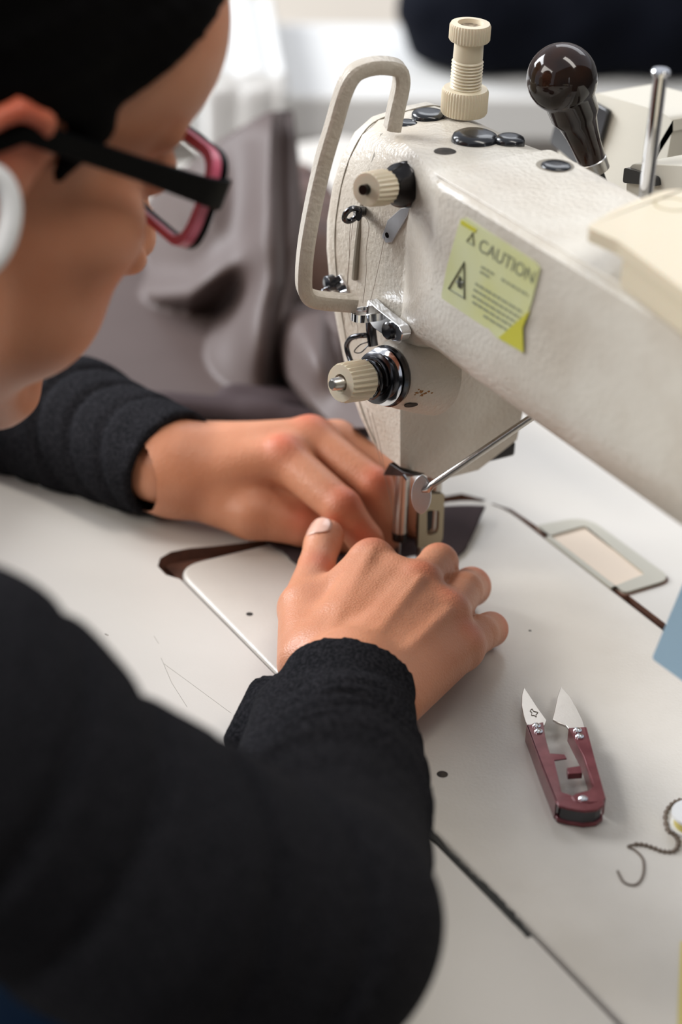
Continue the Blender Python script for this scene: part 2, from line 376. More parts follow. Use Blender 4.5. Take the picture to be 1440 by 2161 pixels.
# the rough black gasket in the front joint
gk = MB(); L = 40; A = V((16.2, YF - .14, 0)); B_ = V((25.9, YF - .2, 0)); top = []; bot = []
for k in range(L + 1):
    t = k / L; p = A + (B_ - A) * t; w = .17 + .09 * math.sin(9 * t + 1) + random.uniform(-.05, .06)
    if t > .93: w *= (1.12 - t) / .19
    top.append((p[0], p[1] + w, .035 + random.uniform(0, .03))); bot.append((p[0], p[1] - .10 + random.uniform(-.03, .02), .03))
gk.prism(bot + top[::-1], (0, 0, -.5)); gk.build('joint_gasket', M['gasket'], tb, 0)
for k, pts in enumerate([[(340, 1388), (362, 1440), (395, 1492)], [(345, 1400), (400, 1440), (488, 1505)], [(325, 1342), (335, 1358)], [(222, 1338), (228, 1341)], [(154, 1362), (160, 1365)], [(1118, 1330), (1122, 1332)], [(1095, 1432), (1102, 1434)]]):
    MB().tube([P(*q, z=.004 if q[0] < 600 else .09) for q in pts], .010 if k < 3 else .04, 5).build('scratch_mark', M['scratch'], tb if k < 5 else None, 0) if k < 5 else None
# screws / specks sunk in the top
for q in []:
    p = P(*q, z=0.0); MB().lathe(p - V((0, 0, .1)), (0, 0, 1), [(0, .24), (.11, .24), (.12, .20), (.08, .1)], 20).build('screw', M['hole'], tb)

# ------------------------------------------------------------------ sewing machine
sm = thing('sewing_machine', 'cream industrial lockstitch sewing machine with caution label, worked by the two hands', 'sewing machine', (10, 0, 0))
bed = rcorner([(XL, YF), (XR, YF), (XR, YR), (XL + .6, YR)], [1.7, .3, .3, 3.2], 8)
MB().prism([(p[0], p[1], -.7) for p in bed], (0, 0, .79)).build('bed', M['bedpaint'], sm, 40, bevel=.22, bseg=4)
MB().prism([(p[0], p[1], -8) for p in rcorner(rect(-3, 38, -7, 7), 1)], (0, 0, 7.4)).build('underbed', M['paint'], sm)
for q, r in [((527, 1296), .17), ((934, 1634), .25), ((1119, 1331), .07)]:
    p = P(*q, z=.09)
    MB().lathe(p - V((0, 0, .1)), (0, 0, 1), [(0, r), (.105, r), (.11, r * .7)], 18).build('bed_screw', M['hole'], sm)
MB().prism([(p[0], p[1], .05) for p in rcorner(rect(-2.2, 2.4, -3.2, 2.6), .3)], (0, 0, .09)).build('needle_plate', M['steel'], sm, bevel=.03)
MB().prism([(p[0], p[1], .05) for p in rcorner(rect(-5.0, -2.35, -3.2, 2.6), .3)], (0, 0, .08)).build('slide_plate', M['steel'], sm, bevel=.03)

# casting: one lofted surface from face plate over the head, along the arm, down the pillar
def prof_left():
    fr = [((805, 968), -1.0), ((790, 935), -1.5), ((770, 893), -2.0), ((750, 838), -2.5), ((733, 765), -3.0), ((718, 690), -3.35), ((704, 610), -3.5), ((697, 530), -3.6), ((698, 470), -3.6), ((710, 395), -3.6), ((728, 335), -3.6), ((757, 280), -3.6), ((793, 248), -3.6)]
    pts = [P(*q, x=x) for q, x in fr]
    pts += [V((-3.6, 1.2, 23.0)), V((-3.6, 2.6, 23.05)), V((-3.6, 3.8, 22.6)), V((-3.6, 4.8, 21.5)), V((-3.6, 5.2, 19)), V((-3.4, 5.4, 15)), V((-3.0, 5.5, 12)), V((-2.4, 5.2, 9)), V((-1.4, 4.4, 6.75)), V((-1.2, 3.0, 6.3)), V((-1.1, 1.4, 6.2))]
    pts[0][2] = 6.6
    return pts
def prof_right():
    fr = [((845, 985), 1.2), ((845, 950), 1.28), ((845, 905), 1.42), ((845, 860), 1.6), ((846, 790), 1.8), ((848, 710), 2.0), ((852, 620), 2.2), ((856, 530), 2.4), ((858, 470), 2.55), ((861, 410), 2.7), ((864, 370), 2.8), ((866, 345), 2.9), ((880, 325), 3.0)]
    pts = [P(*q, x=x) for q, x in fr]
    pts += [V((3.0, 1.0, 23.45)), V((3.0, 2.4, 23.45)), V((3.0, 3.4, 23.1)), V((2.9, 4.0, 22.0)), V((2.6, 4.5, 19)), V((2.2, 5.0, 15)), V((1.8, 5.5, 12)), V((1.5, 5.9, 9.2)), V((1.2, 5.8, 6.8)), P(1010, 992, x=1.2), P(925, 1014, x=1.2)]
    return pts
PL, PR = prof_left(), prof_right(); NP = len(PL)
# arm section, same order (first 5 and last 5 points form the underside)
ARM = [(-.4, 15.6), (-1.2, 15.6), (-2.2, 15.6), (-3.0, 15.75), (-3.38, 16.3), (-3.62, 17.3), (-3.78, 18.2), (-3.66, 18.9), (-3.62, 20.2), (-3.6, 21.8), (-3.6, 23.1), (-3.56, 23.50), (-3.32, 23.7),
       (-.6, 23.75), (1.6, 23.75), (3.0, 23.7), (3.35, 23.3), (3.45, 20.5), (3.45, 17.5), (3.1, 15.9), (2.2, 15.6), (1.5, 15.6), (.9, 15.6), (.3, 15.6)]
assert NP == len(ARM)
LEFTIN = [p + V((-.28, 0, 0)) for p in PL]
cen = sum(PL) / NP
rings = []
cl = [cen + (p - cen) * .93 + V((-.55, 0, 0)) for p in PL]; cl2 = [cen + (p - cen) * .985 + V((-.42, 0, 0)) for p in PL]
rings += [cl, cl2, [p + V((-.2, 0, 0)) for p in PL]]
for t in (0, .2, .4, .6, .8, .97):
    rings.append([PL[i] * (1 - t) + PR[i] * t for i in range(NP)])
def armring(x): return [V((x, y, z)) for y, z in ARM]
XA = 7.0
for t in (0.0, .06, .14, .25, .38, .52, .68, .84, 1.0):
    r = []
    for i in range(NP):
        a = PR[i]; b = V((XA, ARM[i][0], ARM[i][1]))
        if i < 4 or i > NP - 6:                               # wall of the head sweeping up into the arm underside
            th = t * PI / 2; fx = (1 - math.cos(th)) ** 1.25; fz = math.sin(th) ** .8
            x = a[0] + (b[0] + 1.5 - a[0]) * fx; z = a[2] + (b[2] - a[2]) * fz; y = a[1] + (b[1] - a[1]) * t
            r.append(V((x, y, z)))
        elif i in (4, 5):
            th = t * PI / 2; fx = 1 - math.cos(th); fz = math.sin(th)
            r.append(V((a[0] + (b[0] + .6 - a[0]) * fx, a[1] + (b[1] - a[1]) * t, a[2] + (b[2] - a[2]) * fz)))
        else: r.append(a + (b - a) * (t if i > 10 else t))
    rings.append(r)
for x in (9.5, 14, 20, 26, 30): rings.append(armring(x))
rings += [[V((31 + (.0 if i < 4 or i > NP - 4 else 0), p[1], p[2])) for i, p in enumerate(armring(31))]]
casting = MB().loft(rings, True)
ca = casting.build('head_casting', M['paint'], sm, 42, bevel=0)
pl = MB().prism([(p[0], p[1], .05) for p in rcorner(rect(31, 41, -4.2, 4.2), 1.0)], (0, 0, 24.2))
pl.build('pillar', M['paint'], sm, 40, bevel=.5, bseg=4)
MB().lathe((41, 0, 17), (1, 0, 0), [(0, 2), (1, 2.4), (1.3, 6.5), (3.6, 6.8), (4, 6.2), (4, 2)], 48).build('hand_wheel', M['black'], sm)
# arm cover sheet (thin step on the top)
MB().prism([(p[0], p[1], 23.70) for p in rcorner(rect(5.6, 30.5, -3.2, 3.0), .4)], (0, 0, .09)).build('arm_cover', M['paint'], sm, 40, bevel=.06)
# face plate seam + face cover
seam = []
for i in range(1, 16):
    seam.append(PL[i] * .93 + PR[i] * .07 + unit(V((0, PL[i][1] - 1.3, (PL[i][2] - 15) * .4))) * .0)
MB().tube(spline(seam, 4), .035, 6).build('face_plate_seam', M['groove'], sm)
def face(px, py, off=0.0):
    """point on the front facet of the head under a photo pixel"""
    best = None
    for i in range(0, 13):
        for (a, b) in ((PL[i], PL[i + 1]), (PR[i], PR[i + 1])): pass
    # intersect with the ruled surface by bisection over y
    r = ray(px, py); lo, hi = -9.0, 4.0
    def inside(p):
        z = p[2]
        def at(L):
            for i in range(len(L[:13]) - 1):
                if L[i][2] <= z <= L[i + 1][2]:
                    t = (z - L[i][2]) / (L[i + 1][2] - L[i][2] + 1e-9); return L[i] * (1 - t) + L[i + 1] * t
            return L[0] if z < L[0][2] else L[12]
        a, b = at(PL), at(PR); t = (p[0] - a[0]) / (b[0] - a[0] + 1e-9)
        return p[1] > a[1] + (b[1] - a[1]) * t
    y = lo
    while y < hi:
        p = CAM + r * ((y - CAM[1]) / r[1])
        if inside(p): break
        y += .02
    return CAM + r * ((y - off - CAM[1]) / r[1])
# take-up lever slot
sl = [face(812, 285), face(797, 330), face(780, 385), face(768, 440), face(760, 500), face(755, 550), face(752, 588)]
MB().tube([q_ - V((0, .08, 0)) for q_ in sl], .15, 8, sx=1.0).build('take_up_slot', M['groove'], sm)
tk = [face(764, 447, 0) + V((0, .3, 0)), face(764, 447, .5), P(752, 449, y=face(764, 447)[1] - .9), P(742, 453, y=face(764, 447)[1] - 1.4)]
e = tk[-1]
tkl = MB().tube(tk[:-1] + [e + V((.15, .3, .03))], [.2, .26, .3, .32], 12, sx=.5).build('take_up_lever', M['darksteel'], sm)
ring = [e + V((0.25 * math.sin(t) * .6, -.36 * math.cos(t), .36 * math.sin(t))) for t in [2 * PI * k / 20 for k in range(20)]]
MB().tube(ring, .13, 8, loop=True).build('take_up_eye', M['darksteel'], tkl)

# finger guard of the take-up lever: flat cast strip bent to a frame
def strip(pts, w, th, nrm):
    mb = MB(); rings = []; nrm = unit(nrm)
    for i, p in enumerate(pts):
        d = unit(pts[min(i + 1, len(pts) - 1)] - pts[max(i - 1, 0)]); b = unit(np.cross(d, nrm))
        rings.append([p + nrm * w / 2 * a + b * th / 2 * c for a, c in ((-1, -.6), (-.8, -1), (.8, -1), (1, -.6), (1, .6), (.8, 1), (-.8, 1), (-1, .6))])
    return mb.loft(rings)
XG = -.3
gp = [((828, 272), XG), ((836, 230), XG), ((846, 185), XG), ((847, 160), XG), ((838, 143), XG), ((800, 138), XG), ((765, 145), XG), ((743, 160), XG), ((725, 195), XG), ((706, 260), XG), ((680, 350), XG), ((658, 450), XG), ((645, 530), XG), ((641, 590), XG), ((645, 617), XG), ((662, 631), XG), ((705, 637), XG), ((750, 640), XG)]
gpts = [P(*q, x=x) for q, x in gp]
strip(spline(gpts, 4), .95, .66, (1, -.35, 0)).build('take_up_guard', M['paint'], sm, 40, bevel=.06)

# tension knobs
def tens(A, B, sc, name, parent):
    """A = centre of the base on the casting, B = outer end"""
    d = unit(B - A); L = np.linalg.norm(B - A); return d, L
A = P(826, 792, y=-3.0); B = P(700, 812, y=-6.6); d = unit(B - A); L = np.linalg.norm(B - A)
tu = MB().lathe(A - d * 1.6, d, [(-.8, 2.15), (.2, 1.9), (.8, 1.72), (1.25, 1.6), (1.5, 1.46), (1.66, 1.34), (1.68, .5)], 48); tu.build('tension_boss', M['paint'], sm, 50)
tp = MB().lathe(A, d, [(0.1, .55), (L - .1, .28), (L, .2)], 24).build('tension_post', M['steel'], sm)
MB().lathe(A + d * .14, d, [(0, 1.36), (.16, 1.42), (.3, 1.36), (.34, 1.15), (.36, .4)], 56).build('tension_disc', M['darksteel'], tp, label='widest dark tension disc on the lower post')
MB().lathe(A + d * .52, d, [(0, .4), (0, 1.28), (.07, 1.33), (.14, 1.22), (.24, .8), (.3, .5)], 56).build('tension_disc', M['chrome'], tp, label='bright rimmed tension disc on the lower post')
MB().lathe(A + d * .82, d, [(0, .4), (0.06, .9), (.12, 1.1), (.2, 1.2), (.26, 1.12), (.3, .6)], 56).build('tension_disc', M['darksteel'], tp)
hx = []
for k in range(0, 76):
    t = k / 75; a_, b_ = frame(d); r = .98 - .36 * t; h = 1.2 + .85 * t
    hx.append(A + d * h + r * (a_ * math.cos(2 * PI * 3.2 * t) + b_ * math.sin(2 * PI * 3.2 * t)))
MB().tube(hx, .085, 8).build('tension_spring', M['darksteel'], tp)
kb = L - 2.05
MB().lathe(A + d * kb, d, [(0, .5), (.0, .86), (.1, .95), (1.35, .91), (1.5, .84), (1.52, .42), (1.3, .40)], 64, knurl=(24, .10, .05, 1.4, .8)).build('tension_knob', M['plastic'], tp, 35)
MB().box(A + d * (L - .28), (.12, .5, .12), None).build('post_slot', M['blacksteel'], tp)
A2 = P(868, 388, y=-2.2); B2 = P(764, 401, y=-5.6); d2 = unit(B2 - A2); L2 = np.linalg.norm(B2 - A2)
MB().lathe(A2 - d2 * .3, d2, [(0, .9), (.45, .85), (.5, .4)], 32).build('pretension_base', M['darksteel'], sm)
tp2 = MB().lathe(A2, d2, [(0.1, .35), (L2 - .05, .22)], 20).build('pretension_post', M['blacksteel'], sm)
MB().lathe(A2 + d2 * .25, d2, [(0, .98), (.1, 1.02), (.16, .92), (.5, .80), (.55, .95), (.62, .98), (.7, .9), (1.2, .78), (1.5, .62), (1.52, .3)], 48).build('pretension_disc', M['blacksteel'], tp2)
MB().lathe(A2 + d2 * (L2 - 1.75), d2, [(0, .5), (0, .72), (.08, .80), (1.3, .76), (1.42, .7), (1.43, .24), (1.2, .22)], 64, knurl=(22, .085, .05, 1.36, .7)).build('pretension_knob', M['plastic'], tp2, 35)
MB().lathe(A2 + d2 * (L2 - .42), d2, [(0, .2), (.30, .2), (.32, .1)], 16).build('knob_post_end', M['black'], tp2)
# tab under the upper knob
tb_ = [face(846, 440, .12), face(866, 437, .12), face(858, 458, .12), face(826, 512, .12), face(815, 513, .12), face(806, 500, .12), face(818, 465, .12)]
tab_ = MB().prism(tb_, (0, .1, 0)).build('thread_tab', M['palesteel'], sm, 20, bevel=.02)
MB().lathe(face(818, 496, .14), (0.2, -1, 0), [(0, .13), (.03, .13)], 14).build('tab_eyelet', M['blacksteel'], tab_)

# thread guide with screw under the guard end
gy = lambda px: -2.45 - .75 * (px - 772) / 78
q = [P(a_, b_, y=gy(a_) - .15) for a_, b_ in [(775, 632), (794, 650), (842, 688), (850, 704), (844, 720), (828, 720), (788, 692), (772, 668)]]
gpl = MB().prism(rcorner(q, .15), (0, .5, 0)).build('guide_plate', M['chrome'], sm, 20, bevel=.04)
c = P(824, 697, y=gy(824) - .15); MB().lathe(c, (.15, -1, .1), [(0, .42), (.18, .40), (.24, .32), (.2, .1)], 24).build('guide_screw', M['black'], gpl)
def band_ring(c, rx, ry, h, th, name, m, ax=(0, 0, 1)):
    mb = MB(); rings = []
    for k in range(29):
        t = 2 * PI * k / 28; u = V((math.cos(t) * rx, math.sin(t) * ry, 0)); n_ = unit(u)
        rings.append([c + u + V((0, 0, -h / 2)), c + u + n_ * th + V((0, 0, -h / 2)), c + u + n_ * th + V((0, 0, h / 2)), c + u + V((0, 0, h / 2))])
    return mb.loft(rings, False).build(name, m, sm, 40)
band_ring(P(770, 664, y=face(785, 664)[1] - .75), .42, .62, .38, .06, 'thread_guide_loop', M['chrome'])
band_ring(P(700, 616, y=face(712, 612)[1] - .45), .38, .45, .16, .06, 'thread_guide_loop', M['chrome'])
q = [face(704, 585, .12), face(716, 580, .12), face(730, 603, .12), face(734, 622, .12), face(722, 622, .12), face(706, 605, .12)]
gpl = MB().prism(q, (0, .2, 0)).build('guide_plate', M['chrome'], sm, 20, bevel=.03)
MB().lathe(P(694, 598, y=face(706, 598)[1] - .3), (0, -1, 0), [(-.3, .4), (.1, .38), (.16, .3)], 20).build('guide_screw', M['black'], gpl)
# check spring bracket above the big knob
br = spline([face(782, 668, .25), face(784, 700, .5), face(788, 730, .6)], 4)
MB().tube(br, .16, 10, sx=1.5).build('check_spring_arm', M['darksteel'], sm)
yk = face(760, 730)[1]
br = spline([P(785, 708, y=yk - .5), P(765, 708, y=yk - 1.0), P(742, 713, y=yk - 1.3), P(732, 730, y=yk - 1.3), P(738, 755, y=yk - 1.3), P(748, 775, y=yk - 1.4)], 5)
MB().tube(br, .13, 10).build('check_spring_guard', M['darksteel'], sm)
MB().tube(spline([P(776, 722, y=yk - .9), P(760, 728, y=yk - 1.1), P(748, 742, y=yk - 1.1), P(762, 744, y=yk - 1.1), P(778, 728, y=yk - .8)], 5), .03, 6).build('check_spring', M['darksteel'], sm)

# pressure regulator on top
pr0 = P(979, 238, z=23.35); dz = unit(V((.02, .0, 1)))
MB().lathe(pr0, dz, [(0, 1.02), (.1, 1.08), (1.05, 1.08), (1.18, 1.0), (1.2, .66)], 64, knurl=(46, .05, .06, 1.1, .9)).build('regulator_nut', M['plastic'], sm, 30)
prf = [(1.1, .70)]
for k in range(9): prf += [(1.25 + k * .15, .73), (1.32 + k * .15, .66)]
prf += [(2.6, .68), (3.5, .66)]
rs_ = MB().lathe(pr0, dz, prf, 40).build('regulator_screw', M['plastic'], sm, 20)
MB().lathe(pr0, dz, [(3.4, .66), (3.42, .88), (3.5, .94), (4.1, .94), (4.22, .88), (4.24, .58), (3.95, .5)], 64, knurl=(40, .045, 3.45, 4.15, .85)).build('regulator_cap', M['plastic'], rs_, 30)
MB().lathe(pr0, dz, [(4.0, .52), (4.06, .5), (4.02, .2)], 24).build('cap_socket', M['dirty'], rs_)
# rubber plugs and holes on top
def plug(px, py, rx, m=M['black'], h=.16, z=23.42, name='rubber_plug', ry=None):
    c = P(px, py, z=z); mb = MB(); rings = []; ry = ry or rx
    for hh, k in ((-.25, 1.0), (0.0, 1.0), (h * .6, .93), (h, .72), (h * 1.05, .35)):
        rings.append([c + V((rx * k * math.cos(t), ry * k * math.sin(t), hh)) for t in [2 * PI * j / 28 for j in range(28)]])
    mb.loft(rings); return mb.build(name, m, sm, 50)
plug(905, 241, .78, z=23.25, h=.14); plug(859, 265, .55, z=22.95, h=.2); plug(1003, 293, 1.05, z=23.5, h=.28); plug(1077, 296, .66, z=23.6, h=.2)
plug(940, 320, .5, M['hole'], h=.03, z=23.5, name='oil_hole')
plug(1172, 349, .82, M['groove'], h=.02, z=23.8, name='plug_recess'); plug(1174, 350, .66, M['black'], h=.1, z=23.82)
# small marks on the side of the head
def decal(px, py, rx, rz, m, x=None, name='screw_hole'):
    r = ray(px, py); c = P(px, py, x=x); mb = MB()
    mb.lathe(c - V((.12, 0, 0)), (1, -.1, 0), [(0, rx), (.14, rx), (.15, rx * .8)], 20); return mb
# needle end
nb = MB().lathe((-.02, 0, 2.35), (0, 0, 1), [(0, .30), (.05, .36), (5.6, .36)], 32); nb.build('needle_bar', M['steel'], sm)
MB().lathe((-.02, 0, 2.0), (0, 0, 1), [(0, .2), (.03, .38), (.42, .40), (.5, .34)], 24).build('needle_clamp', M['blacksteel'], sm)
MB().lathe((-.02, 0, .1), (0, 0, 1), [(0, .03), (.4, .07), (2.1, .08)], 12).build('needle', M['chrome'], sm)
MB().lathe((.15, 1.75, 1.6), (0, 0, 1), [(0, .4), (6, .4)], 28).build('presser_bar', M['steel'], sm)
# slotted clamp plate beside the presser bar
sp = []
x0 = .55
o_ = rcorner([P(*q, x=x0) for q in [(884, 1040), (936, 1040), (932, 1140), (922, 1150), (880, 1155)]], [.1, .1, .3, .2, .1])
i_ = rcorner([P(*q, x=x0) for q in [(899, 1075), (925, 1075), (923, 1118), (915, 1127), (899, 1127)]], [.15, .15, .25, .25, .15])
vs, fs, mi = plate_with_hole([(p[1], p[2]) for p in o_], [(p[1], p[2]) for p in i_], x0 - .12, x0 + .12)
vs = [(v[2], v[0], v[1]) for v in vs]
mk('slotted_clamp', vs, fs, M['brass'], sm, 30)
MB().box((.25, 1.5, 3.0), (.5, 1.3, 1.2)).build('clamp_block', M['blacksteel'], sm, bevel=.1)
MB().box((.3, 1.5, 1.2), (.35, 1.2, 1.2)).build('presser_foot_shank', M['steel'], sm, bevel=.08)
MB().prism([(-.5, -.2, .45), (.7, -.2, .45), (.9, 2.6, .45), (-.2, 2.6, .45)], (0, 0, .18)).build('presser_foot', M['steel'], sm, bevel=.05)
# thin black thread blade under the head
b0 = P(808, 1003, y=-.7); b1 = P(838, 980, y=-.7); b2 = P(870, 1002, y=-.7); b3 = P(862, 1006, y=-.7)
MB().prism([b0, P(822, 978, y=-.7), P(850, 996, y=-.7), P(885, 1004, y=-.7), b3], (0, .35, .05)).build('needle_bar_thread_guide', M['blacksteel'], sm, bevel=.02)
MB().tube([P(853, 1003, y=-1.1), P(861, 1014, y=-1.1)], .09, 8).build('guide_pin', M['chrome'], sm)
# leaf-shaped finger plate and its long rod
lc = P(889, 1046, y=-1.6)
lx = unit(V((.86, -.48, 0))); lz = V((-.06, 0, 1)); lf = []
for k in range(28):
    t = 2 * PI * k / 28; u = math.cos(t); w = math.sin(t)
    lf.append(lc + (-.08 if w > 0 else .08) * w * lx + lz * (1.02 * (abs(w) ** .9) * np.sign(w)) + unit(V((.5, .86, 0))) * .47 * np.sign(u) * abs(u) ** 1.25)
nrm = unit(V((.62, -.72, .30)))
MB().prism(lf, -nrm * .14).build('finger_plate', M['palesteel'], sm, 30, bevel=.04)
ra = P(912, 1024, y=-1.3); rb = P(1124, 880, x=6.2)
MB().tube([lc + V((-.1, .15, .2)), ra - V((.1, .1, .25)), ra, ra + (rb - ra) * .06, rb], [.12, .16, .17, .175, .175], 16).build('lifter_rod', M['steel'], sm)
# pieces visible under the head behind
MB().box((.6, 4.9, 6.3), (1.2, 1.8, .8)).build('lower_bracket', M['blacksteel'], sm, bevel=.15)

# marks on the casting, set on the metal where the photo shows them
from mathutils.bvhtree import BVHTree
_n = len(casting.v); BT = BVHTree.FromPolygons([Vector(v) for v in casting.v + tu.v], [list(f) for f in casting.f] + [[i + _n for i in f] for f in tu.f])
def on(px, py):
    h = BT.ray_cast(Vector(CAM), Vector(ray(px, py)).normalized()); n = V(h[1]); n = n if n @ (CAM - V(h[0])) > 0 else -n
    return V(h[0]), unit(n)
def spot(px, py, r, m, name, k=1.0, rnd=0):
    c, n = on(px, py); a_, b_ = frame(n); rr = random.Random(px)
    pts = [c + n * .012 + r * (1 + rr.uniform(-rnd, rnd)) * (a_ * math.cos(t) + b_ * math.sin(t) * k) for t in [2 * PI * i / 14 for i in range(14)]]
    return MB().prism(pts, -n * .05).build(name, m, sm, 0)
spot(868, 855, .33, M['hole'], 'screw_hole', .6)
for i, (x, y, r) in enumerate([(880, 829, .07), (889, 826, .10), (898, 830, .08), (905, 826, .06), (890, 834, .09), (912, 829, .05), (884, 822, .04), (876, 833, .04)]): spot(x, y, r, M['rust'], 'rust_spot', .7, .5)
for x, y, r in [(924, 384, .10), (846, 812, .06), (912, 610, .06), (1000, 305, .05)]: spot(x, y, r, M['dirty'], 'grime_spot', .6, .5)
# caution label on the arm
YL = -3.67
c4 = [P(*q, y=YL) for q in [(972, 462), (984, 459), (1128, 552), (1140, 566), (1122, 640), (1103, 690), (1105, 744), (1050, 712), (1030, 692), (1003, 690), (934, 640), (932, 622), (944, 560)]]
lb = thing_label = None
MB().prism([(p[0], YL + (-.06 if i in (6, 7) else 0), p[2]) for i, p in enumerate(c4)], (0, .03, 0)).build('caution_label', M['label'], sm, 20, label='torn yellow caution label with a hand warning triangle')
LB = bpy.data.objects['caution_label']
def lp(u, v):  # label frame: u right 0..1, v down 0..1
    a, b, c_, d_ = [P(*q, y=YL - .012) for q in [(975, 463), (1138, 562), (1098, 735), (932, 632)]]
    return (a * (1 - u) + b * u) * (1 - v) + (d_ * (1 - u) + c_ * u) * v
def lquad(mb, u0, v0, u1, v1): mb.prism([lp(u0, v0), lp(u1, v0), lp(u1, v1), lp(u0, v1)], (0, -.012, 0))
LO = V(LB['_o']) if '_o' in LB else V((0, 0, 0))
# word CAUTION
def text_part(s, origin, ex, ez, size, m, name, parent, off=(0, 0, 0), ext=.01):
    cu = bpy.data.curves.new('tmp', 'FONT'); cu.body = s; cu.size = 1.0; cu.extrude = 0.004
    ob = bpy.data.objects.new('tmp', cu); COL.objects.link(ob); bpy.context.view_layer.update()
    me = ob.to_mesh(); vs = [origin + (V(ex) * v.co.x + V(ez) * v.co.y) * size + np.cross(ex, ez) * v.co.z * size for v in me.vertices]
    fs = [list(p.vertices) for p in me.polygons]; ob.to_mesh_clear(); bpy.data.objects.remove(ob); bpy.data.curves.remove(cu)
    return mk(name, vs, fs, m, parent, 0)
ex = unit(lp(1, 0) - lp(0, 0)); ez = unit(lp(0, 0) - lp(0, 1)); ez = unit(ez)
text_part('CAUTION', lp(.27, .22), ex, ez, .88, M['ink'], 'printed_word', LB)
mb = MB(); tri = [lp(.12, .20), lp(.215, .20), lp(.17, .07)]; mb.tube(tri, .035, 4, loop=True)
tri = [lp(.05, .83), lp(.26, .83), lp(.155, .44)]; mb.tube(tri, .05, 4, loop=True)
mb.lathe(lp(.165, .70), (0, -1, 0), [(0, .22), (.01, .22)], 12)
mb.tube([lp(.15, .62), lp(.17, .74)], .09, 6); mb.tube([lp(.12, .70), lp(.21, .66)], .05, 6)
mb.build('printed_warning_triangle', M['ink'], LB, 0)
mb = MB(); rnd = random.Random(7)
for row, (v, u0, u1) in enumerate([(.36, .36, .52), (.42, .36, .48), (.36, .62, .95), (.58, .34, .92), (.655, .34, .95), (.73, .34, .97), (.80, .36, .97), (.875, .52, .95)]):
    u = u0
    while u < u1:
        w = rnd.uniform(.03, .09); lquad(mb, u, v, min(u + w, u1), v + .028); u += w + .018
mb.build('printed_lines', M['inkl'], LB, 0)
MB().prism([P(*q, y=YL - .075) for q in [(1118, 655), (1103, 692), (1105, 744), (1052, 713), (1078, 690)]], (0, .02, 0)).build('label_corner', M['labelw'], LB, 0)
mb = MB(); lquad(mb, .0, .005, .2, .055); mb.build('label_corner', M['labelw'], LB, 0)

# thread rod standing on the arm
rp = P(1364, 404, z=23.8); rt = rp + V((0.1, 0, 5.25))
MB().lathe(rp - V((0, 0, .3)), (.02, 0.0, 1), [(0, .30), (.3, .30), (5.0, .29), (5.3, .29), (5.32, .38), (5.5, .40), (5.58, .34)], 24).build('thread_rod', M['chrome'], sm)
# cream bobbin-winder plate on the arm
bw = [(17.3, -3.8, 25.6), (16.3, -1.7, 25.6), (15.4, 1.5, 25.6), (16.2, 3.0, 25.6), (23.8, 2.6, 25.6), (24.4, -4.3, 25.6), (19.0, -3.55, 25.6)]
wpl = MB().prism(rcorner(bw, [.3, .8, .8, 1.0, 1.0, .4, .2]), (0, 0, -.55)).build('winder_plate', M['plastic'], sm, 30, bevel=.1, label='cream moulded plate on top of the arm')
b2_ = [(19.1, -3.4, 25.1), (19.3, -1.5, 25.1), (23.6, -1.5, 25.1), (24.2, -4.1, 25.1)]
MB().prism(b2_, (0, 0, -1.35)).build('winder_plate_foot', M['plastic'], wpl, 30, bevel=.12)
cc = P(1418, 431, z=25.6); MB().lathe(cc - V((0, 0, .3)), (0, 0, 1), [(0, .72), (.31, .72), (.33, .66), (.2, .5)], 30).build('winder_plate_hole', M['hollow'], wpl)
# ------------------------------------------------------------------ loose bits behind the arm
kn = thing('ball_lever', 'dark lacquered wooden ball lever rising behind the machine arm', 'lever', P(1262, 372, x=2.5))
kb0 = P(1262, 372, x=2.5); kt = P(1187, 166, x=1.6)
dk = unit(kt - kb0); LK = np.linalg.norm(kt - kb0)
MB().lathe(kb0, dk, [(.85, .62), (.9, .66), (1.7, .70), (2.3, .78), (2.9, .92), (3.25, 1.12)] + [(LK + 1.62 * math.sin(a), 1.62 * math.cos(a)) for a in np.radians(np.linspace(-44, 89, 16))], 40).build('ball_handle', M['wood'], kn)
MB().lathe(kb0, dk, [(.25, .5), (.3, .68), (.85, .70), (.92, .64)], 32).build('ferrule', M['steel'], kn)
MB().lathe(kb0 - dk * 6, dk, [(0, .3), (6.35, .34)], 20).build('lever_stem', M['blacksteel'], kn)
MB().box(kb0 - dk * 6.5 , (3, 3, 2)).build('lever_base', M['blacksteel'], kn, bevel=.2)
# control box behind the arm
cb0 = P(1300, 560, x=-12); cb = thing('control_box', 'cream control box with black framed window behind the machine arm', 'control box', (-1, 13.5, 0))
hb = [P(*q, y=13) for q in [(1255, 195), (1385, 232), (1421, 250), (1421, 262), (1400, 380), (1400, 700), (1150, 700), (1172, 330)]]
MB().prism(rcorner([p for p in hb], [.3, .3, .6, .2, .1, .1, .1, .6]), (0, 3.5, 0)).build('case', M['machbox'], cb, 30, bevel=.25, bseg=3)
yb = 12.95
ow = rcorner([P(*q, y=yb) for q in [(1253, 210), (1292, 232), (1278, 290), (1262, 330), (1220, 345), (1168, 300), (1178, 262)]], .25)
MB().prism(ow, (0, -.25, 0)).build('window_frame', M['black'], cb, 30, bevel=.06)
MB().prism([P(*q, y=yb - .27) for q in [(1256, 222), (1284, 237), (1268, 290), (1240, 300)]], (0, -.04, 0)).build('window_pane', M['darksteel'], cb)
c2 = thing('motor_cover', 'low cream cover with a black slot behind the chrome thread rod', 'cover', (8, 9.5, 0))
hb = [P(*q, y=8.5) for q in [(1330, 345), (1560, 352), (1560, 700), (1318, 700), (1322, 380)]]
MB().prism(rcorner(hb, [.4, .3, .1, .1, .3]), (0, 4, 0)).build('case', M['machbox'], c2, 30, bevel=.2, bseg=3)
